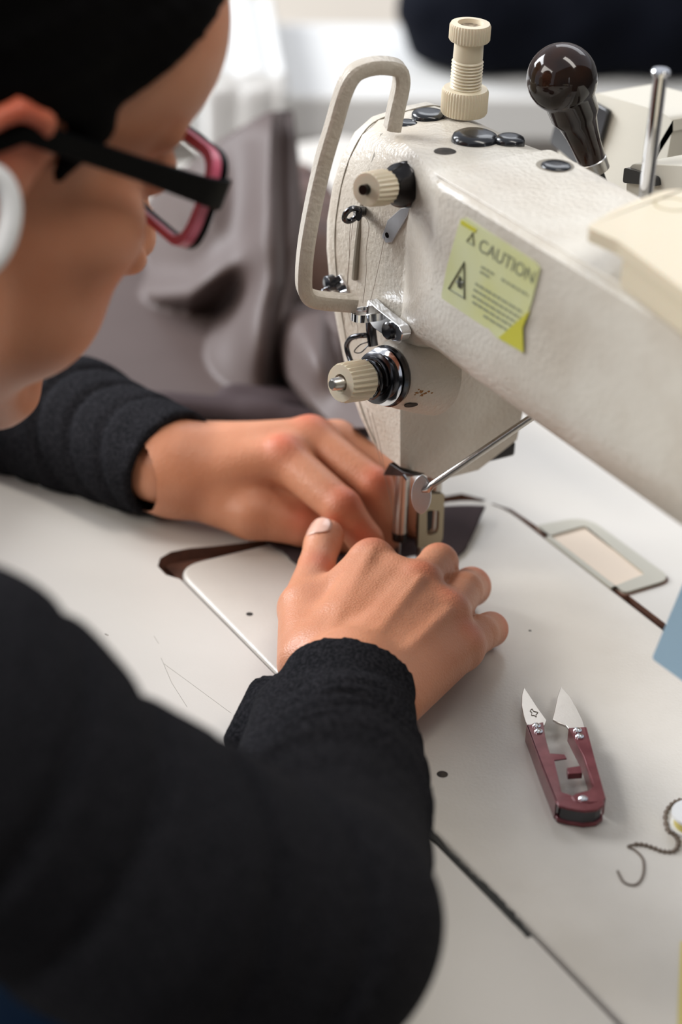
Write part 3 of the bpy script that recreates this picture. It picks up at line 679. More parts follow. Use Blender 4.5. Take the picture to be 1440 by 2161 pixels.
MB().prism(rcorner([P(*q, y=8.45) for q in [(1325, 352), (1392, 372), (1396, 392), (1322, 384)]], .15), (0, -.2, 0)).build('slot', M['black'], c2, 20)

# ------------------------------------------------------------------ blurred surroundings
e0, e1 = P(540, 200, z=-1), P(1440, 206, z=-1)
dx = unit(e1 - e0); nrm = unit(V((-dx[1], dx[0], 0)));  nrm = nrm if nrm @ ray(720, 100) > 0 else -nrm
t2 = thing('work_table', 'blurred white work table across the aisle behind the machine', 'table', (e0 + e1) / 2 - V((0, 0, 75)))
a = e0 - dx * 60; b = e1 + dx * 60
MB().prism([a, b, b + nrm * 20, a + nrm * 20], (0, 0, -4)).build('tabletop', M['farwhite'], t2, bevel=.5)
MB().prism([a + nrm * 2 - V((0, 0, 4)), b + nrm * 2 - V((0, 0, 4)), b + nrm * 3.5 - V((0, 0, 4)), a + nrm * 3.5 - V((0, 0, 4))], (0, 0, -44)).build('front_panel', M['fargrey'], t2)
for p in (a + dx * 6, b - dx * 6):
    for k in (5, 16): MB().box(p + nrm * k - V((0, 0, 39.5)), (5, 5, 71)).build('leg', M['fargrey'], t2)
t3 = thing('beige_bench', 'blurred beige bench beyond the white work table', 'bench', (e0 + e1) / 2 + nrm * 55 - V((0, 0, 75)))
for k, (o1, zt, m) in enumerate([(26, -3, 'beige'), (46, -6, 'farwhite'), (66, -6, 'beige')]):
    MB().prism([a + nrm * o1 + V((0, 0, zt)), b + nrm * o1 + V((0, 0, zt)), b + nrm * (o1 + 17) + V((0, 0, zt)), a + nrm * (o1 + 17) + V((0, 0, zt))], (0, 0, -4)).build('shelf_board', M[m], t3)
for p in (a, b): MB().box(p + nrm * 54 + V((0, 0, -43)), (6, 40, 64)).build('side_panel', M['beige'], t3)
def blob(name, fn, lo, hi, h, m, label, cat, it=1):
    v, f = nets(fn, lo, hi, h); v = relax(v, f, it); o = mk(name, v, f, m, None, 180); return tag(o, label, cat)
c0 = P(1250, 40, z=3)
def navy(p):
    d = cone(p, c0 - dx * 11, c0 + dx * 13, 5.5, 6); d = smin(d, cone(p, c0 + dx * 6 + nrm * 4, c0 + dx * 30 + nrm * 6, 7, 6), 3)
    w = p - c0; d = d + .5 * np.sin(w @ dx * .8 + np.sin(p[:, 2])) * .8
    return smax(d, -.9 - p[:, 2], .1)
blob('garment', navy, c0 - V((60, 60, 5)), c0 + V((60, 60, 16)), 1.0, M['navy'], 'dark navy garment heaped on the far white table', 'clothing')
# pale cloth standing behind the worker's forehead
w0 = P(512, 200, z=-1); w1 = w0 - nrm * 2.0
def pale(p):
    q = p - w0; u = q @ dx; o = q @ nrm; z = q[:, 2]
    fold = .35 * np.sin(u * 2.1) + .2 * np.sin(u * 4.3 + 1)
    hang = np.maximum(np.maximum(np.abs(o + 1.6 + fold) - .9, np.abs(u + .15 * z * .2) - 3.2 - .05 * np.abs(z)), np.abs(z + 7.5) - 8.8)
    lay = np.maximum(np.maximum(np.abs(z - 1.6 - fold * .6) - .9, np.abs(u) - 3.4), np.abs(o - 9) - 10.8)
    return smin(hang, lay, 1.2)
blob('white_cloth', pale, w0 - V((22, 22, 20)), w0 + V((26, 26, 8)), .35, M['farwhite'], 'pale cloth draped over the edge of the far work table behind the forehead', 'cloth', 2)

# big taupe garment heaped on the table behind the left arm
def Q(px, py, y): return P(px, py, y=y)
def relief(name, rows, yf, m, label, cat, curl=2.2, thick=2.6, NU=64, NVv=80):
    """a folded cloth lump: outline rows (py, left px, right px), real distance yf(px, py), real thickness behind"""
    ys = np.array([r[0] for r in rows], float); Ls = np.array([r[1] for r in rows], float); Rs = np.array([r[2] for r in rows], float)
    F_, B_ = [], []
    for i in range(NVv):
        v_ = i / (NVv - 1); py = ys[0] + (ys[-1] - ys[0]) * v_; l = np.interp(py, ys, Ls); r = np.interp(py, ys, Rs)
        for j in range(NU):
            u = j / (NU - 1); px = l + (r - l) * u
            e = max(0, abs(u - .5) * 2 - .72) / .28; et = max(0, .10 - v_) / .10
            y = yf(px, py) + curl * (1 - math.sqrt(max(0, 1 - min(1, e * e + et * et) * .96)))
            p = P(px, py, y=y)
            if p[2] < .12: p = P(px, py, z=.12)
            F_.append(p); B_.append(V((p[0] - thick * .8, p[1] + thick, max(p[2] - thick * .35, .06))))
    n = NU; N_ = len(F_); fs = []
    for i in range(NVv - 1):
        for j in range(NU - 1):
            a_ = i * n + j; fs.append((a_, a_ + 1, a_ + n + 1, a_ + n)); fs.append((N_ + a_, N_ + a_ + n, N_ + a_ + n + 1, N_ + a_ + 1))
    bd = [j for j in range(n)] + [i * n + n - 1 for i in range(1, NVv)] + [(NVv - 1) * n + j for j in range(n - 2, -1, -1)] + [i * n for i in range(NVv - 2, 0, -1)]
    for k in range(len(bd)):
        a_, b_ = bd[k], bd[(k + 1) % len(bd)]; fs.append((a_, N_ + a_, N_ + b_, b_))
    o = mk(name, F_ + B_, fs, m, None, 180); return tag(o, label, cat)
def gs(x, w): return math.exp(-(x / w) ** 2)
def y_big(px, py):
    t = (py - 240) / 630; y = 10.5 - 8.5 * t
    y -= 1.9 * gs(px - (425 + .05 * (py - 450)), 75) * gs(py - 450, 150)            # left lobe, facing the window
    y -= .9 * gs(px - 560, 40) * gs(py - 480, 220)
    lip = 650 - .00065 * (px - 330) ** 2 - (.55 * max(0, px - 400))
    if px < 560: y -= 1.8 * gs(py - lip + 25, 42) * (1 if px < 400 else gs(px - 400, 90))
    y += 2.0 * gs(py - lip - 50, 42) * (1 if px < 440 else gs(px - 440, 80))
    y -= .7 * gs(px - 440, 55) * gs(py - 760, 90) + .9 * gs(px - 545, 40) * gs(py - 720, 90)
    y += .25 * math.sin(px * .03 + py * .012)
    return y
relief('garment', [(236, 562, 578), (270, 505, 582), (300, 455, 586), (350, 390, 590), (400, 330, 592), (450, 300, 596), (520, 250, 602), (600, 200, 602), (650, 165, 588), (720, 140, 578), (800, 130, 572), (875, 150, 566)], y_big, M['taupe'],
       'tall glossy taupe garment heap on the table behind the left forearm', 'clothing')
def y_small(px, py):
    t = (py - 640) / 250; y = 7.5 - 6.0 * t
    y -= 2.0 * gs(px - 640 - .2 * (py - 700), 50) * gs(py - 730, 80)
    y += 1.2 * gs(px - 705 - .25 * (py - 700), 18) * gs(py - 740, 80)
    return y + .3 * math.sin(px * .04 + py * .02)
relief('garment', [(636, 640, 700), (650, 596, 735), (680, 574, 750), (740, 572, 765), (800, 600, 775), (850, 640, 785), (905, 700, 800)], y_small, M['taupe'],
       'lower taupe cloth bulge between the tall heap and the machine head', 'clothing', 2.6, 2.2, 44, 44)
def gapshade(p):
    d = cone(p, P(330, 850, z=.6), P(560, 868, z=.8), .9, .9, (0, 0, 1), .7); d = smin(d, cone(p, P(540, 866, z=.8), P(760, 905, z=.6), .9, .9, (0, 0, 1), .7), .5)
    d = smin(d, cone(p, P(500, 838, z=.5), P(700, 850, z=.5), 1.3, 1.0, (0, 0, 1), .5), .5)
    return smax(d, .05 - p[:, 2], .1)
v, f = nets(gapshade, (-36, -12, -1), (0, 16, 5), .3); v = relax(v, f, 2)
tag(mk('garment', v, f, M['liningc'], None, 180), 'added flat dark cloth standing in for shade between the heap and the left hand', 'clothing')  # dark filler added for the shade between heap and arm
def bheap(p):
    d = None
    for a_, b_, r in [(Q(620, 470, 16), Q(680, 560, 14), 2.6), (Q(640, 420, 20), Q(610, 400, 20), 2.2), (Q(690, 610, 14), Q(640, 640, 13), 2.2), (Q(655, 420, 19), Q(700, 480, 17), 1.6)]:
        e_ = cone(p, a_, b_, r, r * .9); d = e_ if d is None else smin(d, e_, .5)
    d = d + .25 * np.sin(p[:, 0] * 1.5 + p[:, 2]) * np.sin(p[:, 1] * 1.1)
    return smax(d, .05 - p[:, 2], .3)
blob('brown_garment', bheap, (-55, 4, -1), (-18, 29, 14), .5, M['brown'], 'crumpled brown garment seen between guard and face plate', 'clothing', 2)

# ------------------------------------------------------------------ cloth being sewn, on the bed under both hands
def cloth_sheet():
    NU, NV = 40, 26; vs = []
    top = [P(*q, z=z) for q, z in [((560, 1140), .5), ((650, 1120), .45), ((760, 1090), .4), ((880, 1072), .35), ((960, 1068), .5), ((1024, 1068), .75)]]
    bot = [P(*q, z=z) for q, z in [((600, 1165), .3), ((640, 1195), .3), ((720, 1240), .3), ((850, 1230), .3), ((930, 1195), .35), ((985, 1160), .3)]]
    T = spline(top, 8); Bt = spline(bot, 8)
    for i in range(len(T)):
        for j in range(NV):
            t = j / (NV - 1); p = T[i] * (1 - t) + Bt[i] * t
            u = i / (len(T) - 1)
            p = p + V((0, 0, .22 * math.sin(PI * t) * u + .05 * math.sin(9 * u + 5 * t)))
            vs.append(p)
    n = len(T); fs = [(i * NV + j, i * NV + j + 1, (i + 1) * NV + j + 1, (i + 1) * NV + j) for i in range(n - 1) for j in range(NV - 1)]
    return vs, fs
v, f = cloth_sheet(); cs = mk('fabric_piece', v, f, M['liningc'], None, 180)
sd = cs.modifiers.new('s', 'SOLIDIFY'); sd.thickness = .0018; sd.offset = -1
tag(cs, 'dark taupe fabric piece being sewn under the presser foot', 'fabric')

# ------------------------------------------------------------------ thread snips
sn = thing('thread_snips', 'dark red thread snips with two steel blades lying on the machine bed', 'scissors', P(1180, 1600, z=.1))
ZT = 1.0
def z6(X, Y, z): return P(1040 + .27778 * X, 1400 + .27778 * Y, z=z)
bl = [z6(*q, .62) for q in [(240, 180), (222, 240), (220, 320), (236, 400), (262, 465), (395, 470), (410, 430), (345, 340), (290, 255)]]
bld = MB().prism(bl, (0, 0, -.12)).build('blade', M['blade'], sn, 20, bevel=.02)
bl = [z6(*q, .75) for q in [(520, 175), (492, 260), (458, 425), (500, 448), (560, 470), (580, 500), (700, 500), (684, 430), (640, 340), (585, 245)]]
MB().prism(bl, (0, 0, -.12)).build('blade', M['blade'], sn, 20, bevel=.02)
# left handle: folded channel, top plate and side wall
L1 = [z6(*q, .95) for q in [(258, 470), (385, 445), (402, 560), (436, 682), (548, 690), (565, 722), (470, 735), (525, 975), (600, 1000), (640, 1060), (480, 1050), (370, 770)]]
MB().prism(L1, (0, 0, -.07)).build('handle', M['redmetal'], sn, 20, bevel=.02)
MB().prism([z6(258, 470, .95), z6(268, 468, .95), z6(380, 770, .95), z6(492, 1050, .95), z6(480, 1060, .95), z6(368, 772, .95)], (0, 0, -.84)).build('handle_flange', M['redmetal'], sn, 20)
R1 = [z6(*q, 1.0) for q in [(578, 490), (704, 482), (770, 740), (850, 1020), (846, 1048), (640, 1062), (600, 1010), (640, 985), (735, 962), (765, 930), (760, 900), (690, 700)]]
MB().prism(R1, (0, 0, -.07)).build('handle', M['redmetal'], sn, 20, bevel=.02)
MB().prism([z6(578, 492, .99), z6(590, 490, .99), z6(700, 700, .99), z6(768, 905, .99), z6(758, 930, .99), z6(686, 706, .99)], (0, 0, -.7)).build('handle_flange', M['redmetal'], sn, 20)
MB().prism([z6(704, 482, 1.0), z6(714, 486, 1.0), z6(780, 740, 1.0), z6(860, 1025, 1.0), z6(848, 1030, 1.0), z6(768, 742, 1.0)], (0, 0, -.85)).build('handle_flange', M['redmetal'], sn, 20)
MB().prism([z6(566, 792, .95), z6(668, 776, .95), z6(684, 832, .95), z6(575, 840, .95)], (0, 0, -.3)).build('stop_tab', M['redmetal'], sn, 20, bevel=.02)
# rounded end with spring
ends = [z6(*q, 1.0) for q in [(480, 1040), (560, 1020), (640, 1050), (740, 1062), (848, 1040), (850, 1075), (800, 1110), (700, 1120), (580, 1100), (500, 1080)]]
MB().prism(ends, (0, 0, -.12)).build('end_cap', M['redmetal'], sn, 20, bevel=.03)
MB().prism([p + (sum(ends) / len(ends) - p) * .12 - V((0, 0, .12)) for p in ends], (0, 0, -.62)).build('spring_block', M['darksteel'], sn, 20, bevel=.03)
MB().prism([p - V((0, 0, .68)) for p in ends], (0, 0, -.2)).build('end_cap', M['redmetal'], sn, 20, bevel=.03)
for q in [(520, 1085), (560, 1100)]:
    MB().tube([z6(q[0] - 45, q[1] - 40, .8), z6(q[0] + 60, q[1] + 25, .55)], .06, 8).build('spring_wire', M['steel'], sn)
for q, z in [((335, 468), 1.0), ((350, 510), 1.0), ((646, 503), 1.05), ((662, 549), 1.05), ((688, 1022), 1.05)]:
    MB().lathe(z6(*q, z) - V((0, 0, .1)), (0, 0, 1), [(0, .19), (.1, .19), (.14, .13), (.11, .07)], 18).build('rivet', M['chrome'], sn)
em = spline([z6(*q, .635) for q in [(300, 345), (312, 362), (345, 372), (330, 388), (334, 405), (316, 395), (296, 392), (300, 372), (285, 362)]], 3, True)
MB().tube(em, .016, 5, loop=True).build('blade_emblem', M['groove'], bld)

# chained thread tail
ch = spline([P(*q, z=.12) for q in [(1304, 1838), (1318, 1862), (1342, 1867), (1357, 1848), (1358, 1815), (1342, 1795), (1326, 1786), (1350, 1782), (1375, 1788), (1400, 1797), (1424, 1796), (1432, 1778), (1424, 1762), (1410, 1752), (1405, 1720), (1418, 1698), (1440, 1688), (1470, 1690)]], 10)
rr = [.05 if i < 66 else .085 + .035 * math.sin(i * 1.6) for i in range(len(ch))]
tag(MB().tube(ch, rr, 8).build('thread_chain', M['chain'], None, 60), 'curly brown chained thread tail on the machine bed right of the snips', 'thread')
bb = thing('bobbin', 'white bobbin with yellow rim at the right edge beside the thread tail', 'bobbin', P(1462, 1745, z=.1))
MB().lathe(P(1462, 1745, z=.1), (0, 0, 1), [(0, .95), (.12, .95), (.13, .4), (.6, .4), (.61, .95), (.75, .95)], 32).build('spool', M['white'], bb)
MB().lathe(P(1462, 1745, z=.1), (0, 0, 1), [(.14, .8), (.6, .8)], 32).build('wound_thread', M['yellow'], bb)
yc = [P(*q, z=.05) for q in [(1437, 1990), (1600, 1960), (1600, 2250), (1428, 2240)]]
tag(MB().prism(yc, (0, 0, .1)).build('card', M['yellow'], None), 'yellow card lying at the lower right edge of the picture', 'card')
# blue paper taped to the pillar side
bp = [P(*q, d=88) for q in [(1376, 1390), (1440, 1236), (1500, 1090), (1640, 1100), (1640, 1560), (1442, 1438)]]
sh = MB().prism(rcorner(bp, .15), V((.02, .03, 0))); tag(sh.build('paper_slip', M['bluepaper'], None, 20), 'light blue paper slip at the right edge, hanging below the arm', 'paper')

# sewing thread running down the head
th = thing('sewing_thread', 'thin beige sewing thread running from the guides down to the needle', 'thread', (0, -2, 10))
def F_(x, y, o=.3): return face(x, y, o)
for pts in [[F_(746, 462), F_(738, 540), F_(734, 610), F_(755, 690, .6), P(752, 718, y=yk - 1.2)],
            [F_(742, 462, 1.1), F_(738, 500, .8), F_(737, 560), F_(732, 640), F_(745, 690)],
            [P(748, 452, y=-3.2), P(770, 458, y=-3.2), P(779, 480, y=-3.1), P(773, 530, y=-3.0), P(773, 580, y=-3.2), P(766, 640, y=-3.3)],
            [F_(812, 500), F_(800, 560, .4), F_(786, 620, .6), F_(776, 655, .8)],
            [F_(785, 870, .5), F_(800, 930, .5), F_(808, 970, .5), P(812, 1000, y=-.9)], [F_(775, 860, .5), F_(790, 920, .5), F_(806, 985, .4)],
            [F_(728, 670), F_(727, 690, .6), F_(735, 705, .8)],
            [P(812, 1000, y=-.9), V((-.05, -.42, 3.5)), V((0, -.1, .6))]]:
    MB().tube(spline(pts, 5), .012, 5).build('thread_run', M['thread'], th)
# ------------------------------------------------------------------ the worker
HO = V((2.096, -24.591, 27.679)); HS = 1.05
def rotv(w):
    t = np.linalg.norm(w); k = V(w) / t; K = np.array([[0, -k[2], k[1]], [k[2], 0, -k[0]], [-k[1], k[0], 0]])
    return np.eye(3) + math.sin(t) * K + (1 - math.cos(t)) * K @ K
HM = rotv((-.395, .029, .060))
def HW(l): return HO + HS * (HM @ V(l))                       # head-local (right, forward, up) to world
def HL(p): return (p - HO) @ HM / HS
def head_core(q):
    a = np.abs(q[:, 0]); qa = q.copy(); qa[:, 0] = a
    d = ell(q, (0, -.6, 4.6), (7.4, 9.3, 8.2))
    d = smin(d, ell(q, (0, 3.0, -.6), (6.1, 5.7, 8.4)), 1.0)
    d = smin(d, ell(qa, (1.6, 4.6, 5.8), (5.2, 4.9, 5.2)), 1.0)
    d = smin(d, ell(qa, (4.1, 5.1, -1.0), (2.7, 2.7, 2.6)), .9)
    d = smin(d, cone(qa, (5.6, .2, -4.8), (1.5, 6.3, -9.2), 1.9, 1.3), 1.5)
    d = smin(d, ell(qa, (3.5, 5.0, -4.2), (2.6, 2.8, 3.4)), 1.0)
    d = smin(d, ell(q, (0, 7.3, -9.2), (1.9, 1.5, 1.4)), .8)
    d = smin(d, ell(q, (0, 7.0, -5.9), (3.0, 2.4, 2.6)), 1.0)
    d = smin(d, cone(qa, (0, 8.8, 3.3), (5.0, 7.0, 3.2), .7, .6), .6)
    d = smax(d, -ell(qa, (3.3, 9.6, 1.6), (1.7, 1.2, 1.0)), .5)
    d = smin(d, ell(qa, (3.2, 7.7, 1.5), (1.35, 1.35, 1.25)), .25)
    d = smin(d, cone(q, (0, 8.3, 2.4), (0, 10.9, -2.2), .55, .85), .6)
    d = smin(d, ell(qa, (1.2, 9.9, -2.7), (.75, .95, .75)), .35)
    d = smin(d, cone(qa, (0, 9.75, -5.2), (1.9, 9.0, -5.6), .42, .2), .25)
    d = smin(d, cone(qa, (0, 9.6, -6.3), (1.7, 8.9, -6.0), .48, .2), .2)
    ear = chain(qa, [(6.9, .7, .4), (7.3, .9, 2.0), (7.75, .3, 3.1), (8.05, -1.0, 3.35), (8.2, -2.1, 2.6), (8.0, -2.4, 1.2), (7.7, -1.9, -.6), (7.3, -.8, -2.1)], [.25, .33, .36, .38, .38, .36, .4, .5], .2)
    ear = smin(ear, ell(qa, (7.25, -.9, .9), (.45, 1.7, 2.5)), .4)
    return smin(d, ear, .3)
NECK = [(0, -2.8, -3.0), (0, -6.5, -9.5), (0, -12, -15)]
def skin_head(p):
    q = HL(p); d = head_core(q)
    d = smin(d, chain(q, NECK, [5.3, 5.0, 6.0], 2), 1.4)
    return d * HS
def arcpts(*a): return [V(x) for x in a]
# right hand
RW = P(738, 1440, z=3.3)
r_met = [(P(690, 1375, z=3.1), P(787, 1186, z=3.55), 1.35, 1.02), (P(745, 1405, z=3.3), P(884, 1236, z=3.62), 1.45, 1.0), (P(800, 1440, z=3.0), P(945, 1300, z=3.1), 1.4, .98), (P(835, 1475, z=2.4), P(975, 1368, z=2.25), 1.35, .98), (P(650, 1400, z=2.6), P(640, 1285, z=2.4), 1.4, 1.15)]
RF = [([P(787, 1186, z=3.55), P(788, 1196, z=2.7), P(795, 1205, z=1.7), P(805, 1210, z=.9)], [1.0, .88, .78, .7]),
      ([P(884, 1236, z=3.62), P(926, 1188, z=3.1), P(915, 1205, z=1.9), P(905, 1225, z=.95)], [1.0, .93, .85, .75]),
      ([P(945, 1300, z=3.1), P(978, 1248, z=2.5), P(995, 1238, z=1.7), P(985, 1250, z=.95)], [.98, .92, .93, .8]),
      ([P(975, 1368, z=2.25), P(1012, 1338, z=1.7), P(1036, 1328, z=1.1)], [.96, .86, .86]),
      ([P(640, 1285, z=2.4), P(668, 1196, z=2.5), P(680, 1150, z=2.75), P(692, 1130, z=2.95)], [1.12, .88, .88, .82])]
RKN = [P(787, 1150, z=4.3), P(895, 1205, z=4.4), P(955, 1262, z=3.9), P(990, 1335, z=3.0), P(930, 1150, z=3.7), P(1015, 1215, z=2.2), P(1060, 1300, z=1.6), P(675, 1190, z=3.1), P(700, 1110, z=3.2)]
RFORE = [P(738, 1440, z=3.3), P(722, 1560, d=92.5), P(716, 1700, d=85.5), P(655, 1960, d=74)]
R_SH = [P(655, 1960, d=74), P(312, 1860, d=70.5), P(-160, 1600, d=68), V((13, -42, 12))]
def wrinkle(p, c, ax, f, amp, rad):
    w = p - V(c); return amp * np.sin((w @ unit(ax)) * f) * np.exp(-(w * w).sum(1) / (rad * rad))
def skin_rhand(p):
    palm = None
    for a, b, r1, r2 in r_met:
        c = cone(p, a, b, r1, r2); palm = c if palm is None else smin(palm, c, .75)
    palm = smin(palm, cone(p, (P(720, 1350, z=2.6)), P(880, 1330, z=2.6), 1.3, 1.2), .8)
    palm = smin(palm, cone(p, P(662, 1290, z=2.5), P(765, 1205, z=3.2), 1.05, .95), .7)
    palm = smin(palm, cone(p, P(735, 1320, z=3.35), P(835, 1225, z=3.45), 1.2, 1.05), .6)
    palm = smin(palm, cone(p, P(800, 1370, z=3.2), P(910, 1280, z=3.2), 1.2, 1.0), .6)
    mc = [P(787, 1190, z=3.5), P(884, 1243, z=3.5), P(940, 1305, z=3.0), P(968, 1368, z=2.2)]
    palm = smin(palm, chain(p, mc, [.92, .9, .88, .85], .3), .5)
    fg = None
    for pts, rs in RF:
        c = chain(p, pts, rs, .22); fg = c if fg is None else np.minimum(fg, c)
    d = smin(palm, fg, .42)
    for k in RKN[:2]: d = smin(d, ell(p, k - V((0, 0, .55)), (.62, .62, .55)), .5)
    tend = None
    for a, b in ((P(700, 1330, z=4.35), P(785, 1165, z=4.48)), (P(770, 1370, z=4.6), P(888, 1222, z=4.55)), (P(830, 1400, z=4.2), P(948, 1290, z=4.0))):
        c = cone(p, a, b, .12, .16); tend = c if tend is None else np.minimum(tend, c)
    d = smin(d, tend + .12, .5)
    ax = P(692, 1126, z=2.95) - P(650, 1260, z=2.4)
    d = d + wrinkle(p, P(668, 1188, z=3.2), ax, 26, .022, .75)
    d = d + wrinkle(p, P(940, 1165, z=3.8), (1, .9, -.3), 24, .014, .8) + wrinkle(p, P(1000, 1225, z=2.6), (1, .9, -.4), 24, .012, .6) + wrinkle(p, P(1040, 1300, z=2.0), (1, .9, -.4), 24, .012, .6)
    d = smin(d, cone(p, RW, P(722, 1545, d=93), 2.3, 2.3), 1.0)
    return smax(d, .12 - p[:, 2], .15)
# left hand
LW = P(352, 985, z=3.3)
l_met = [(P(400, 1005, z=3.2), P(600, 968, z=4.5), 1.6, 1.12), (P(395, 965, z=3.8), P(655, 924, z=4.8), 1.55, 1.05), (P(410, 950, z=3.4), P(712, 930, z=4.2), 1.5, 1.0), (P(420, 960, z=2.8), P(735, 950, z=3.2), 1.4, .9), (P(385, 1030, z=2.2), P(530, 1085, z=1.9), 1.35, 1.25)]
LF = [([P(600, 968, z=4.5), P(722, 1072, z=3.5), P(772, 1140, z=2.0), P(785, 1180, z=1.1)], [1.12, .98, .86, .76]),
      ([P(655, 924, z=4.8), P(792, 1025, z=3.7), P(818, 1095, z=2.1), P(812, 1140, z=1.1)], [1.05, .92, .82, .72]),
      ([P(712, 930, z=4.2), P(822, 1000, z=3.3), P(868, 1066, z=1.9), P(880, 1110, z=1.0)], [1.0, .85, .76, .68]),
      ([P(735, 950, z=3.2), P(835, 1010, z=2.4), P(880, 1060, z=1.3)], [.9, .78, .66]),
      ([P(530, 1085, z=1.9), P(640, 1112, z=1.5), P(700, 1125, z=1.3), P(745, 1140, z=1.0)], [1.2, .98, .9, .76])]
LKN = [P(598, 935, z=5.5), P(655, 890, z=5.6), P(735, 1050, z=4.2), P(800, 1010, z=4.3), P(770, 1130, z=2.8), P(640, 1100, z=2.0)]
LFORE = [P(360, 978, z=3.4), P(150, 900, d=117), P(-160, 815, d=121)]
def skin_lhand(p):
    palm = None
    for a, b, r1, r2 in l_met:
        c = cone(p, a, b, r1, r2); palm = c if palm is None else smin(palm, c, .8)
    palm = smin(palm, cone(p, P(470, 1040, z=2.4), P(690, 1085, z=1.8), 1.35, .95), .6)
    mc = [P(600, 972, z=4.3), P(655, 932, z=4.6), P(710, 938, z=4.0)]
    palm = smin(palm, chain(p, mc, [.98, .95, .9], .3), .5)
    fg = None
    for pts, rs in LF:
        c = chain(p, pts, rs, .25); fg = c if fg is None else np.minimum(fg, c)
    d = smin(palm, fg, .45)
    for k in LKN[:2]: d = smin(d, ell(p, k - V((0, 0, .55)), (.7, .7, .6)), .5)
    d = smin(d, cone(p, LW, LFORE[1], 2.5, 2.8), 1.0)
    return smax(d, .12 - p[:, 2], .15)
CH = V((2.5, -43, 9))
def torso(p, e):
    d = cone(p, (2.5, -43, 4), (2.5, -49, -26), 11 + e, 13 + e, (0, 1, .1), .72)
    d = smin(d, cone(p, (-13, -42, 10), (15, -42, 10), 5 + e, 5 + e), 4)
    return d
def skin_rest(p):
    d = skin_head(p)
    d = smin(d, cone(p, HW(NECK[2]), (2.5, -43, 5), 5.2, 6), 2)
    d = smin(d, torso(p, -1.6), 2)
    d = smin(d, chain(p, [(13, -42, 11)] + R_SH[::-1][1:], [4, 4.0, 2.9, 2.5], 1.0), 1.0)
    d = smin(d, chain(p, RFORE[::-1], [2.5, 1.9, 1.8, 1.9], 1.0), .6)
    d = smin(d, chain(p, [(-12, -42, 10), V(LFORE[2]), V(LFORE[1]), V(LFORE[0])], [4, 3.2, 2.8, 2.2], 1.0), 1.0)
    return smax(d, -28 - p[:, 2], .5)
person = thing('person', 'person in charcoal knit top and glasses bent over the machine, guiding fabric with both hands', 'person', (2.5, -46, -28))
bv, bf, flush = [], [], []
def bbox(pts, m): a = np.array(pts); return a.min(0) - m, a.max(0) + m
off_ = 0
for fn, (lo, hi), h, it in ((skin_rest, (V((-42, -66, -30)), V((40, 6, 48))), .42, 1),
                            (lambda p: skin_head(p), bbox([HW((0, 3, 0))], 12.5), .26, 1),
                            (skin_rhand, bbox([a for a, *_ in r_met] + [b for _, b, *_ in r_met] + [q for pts, _ in RF for q in pts], 2.2), .125, 2),
                            (skin_lhand, bbox([a for a, *_ in l_met] + [b for _, b, *_ in l_met] + [q for pts, _ in LF for q in pts], 2.2), .15, 2)):
    v, f = nets(fn, lo, hi, h)
    if fn is skin_rest:                                    # the finely built head and hands take over in their own boxes
        inh = np.all(np.abs(v - HW((0, 3, 0))) < 12.2, axis=1)
        keep = ~inh[f].all(1); f = f[keep]
    v = relax(v, f, it); bv.append(v); bf.append(f + off_); off_ += len(v)
bv = np.concatenate(bv); bf = np.concatenate(bf)
fl_ = np.zeros(len(bv))
for k, r, a in [(k, .75, .55) for k in RKN] + [(k, .9, .75) for k in LKN] + [(P(1060, 1330, z=1.1), .8, .5), (P(700, 1100, z=2.9), .6, .6), (HW((8, -1, 3)), 2.4, 1.0), (HW((0, 10, -5.8)), 1.4, .9), (HW((4.5, 7.5, -2)), 2.5, .25)]:
    fl_ = np.maximum(fl_, a * np.exp(-((bv - k) ** 2).sum(1) / (r * r)))
used = np.zeros(len(bv), bool); used[bf.ravel()] = True; remap = np.cumsum(used) - 1
bv = bv[used]; fl_ = fl_[used]; bf = remap[bf]
o0 = V(person['_o'])
me = bpy.data.meshes.new('body'); me.from_pydata(((bv - o0) * S).tolist(), [], bf.tolist())
at_ = me.attributes.new('flush', 'FLOAT', 'POINT'); at_.data.foreach_set('value', fl_.astype(np.float32))
me.materials.append(M['skin']); me.shade_smooth(); body = bpy.data.objects.new('body', me); COL.objects.link(body); body.parent = person
# thumb nail
tn = P(676, 1106, z=3.0); ta = unit(P(692, 1120, z=3.0) - P(672, 1186, z=2.6)); up = unit(V(CAM) - tn); up = unit(up * .8 - V(RM[0]) * .55 + V((0, 0, .3))); sd_ = unit(np.cross(ta, up)); up = np.cross(sd_, ta)
tc_ = P(688, 1128, z=2.92)
mb = MB(); rings = []
for i in range(12):
    u = -1 + 2 * i / 11; row = []
    for j in range(11):
        w = -1 + 2 * j / 10; ww = w * (.70 * math.sqrt(max(0.05, 1 - max(0, abs(u) - .35) ** 2 * 2.2)))
        ang = ww / .80; row.append(tc_ + ta * (-.36 + .66 * u) + (up * math.cos(ang) + sd_ * math.sin(ang)) * (.905 - .09 * max(0, u)))
    rings.append(row)
mb.loft(rings, False, closed=False); nl = mb.build('fingernail', M['nail'], person, 180)
so = nl.modifiers.new('s', 'SOLIDIFY'); so.thickness = .0006; so.offset = 0

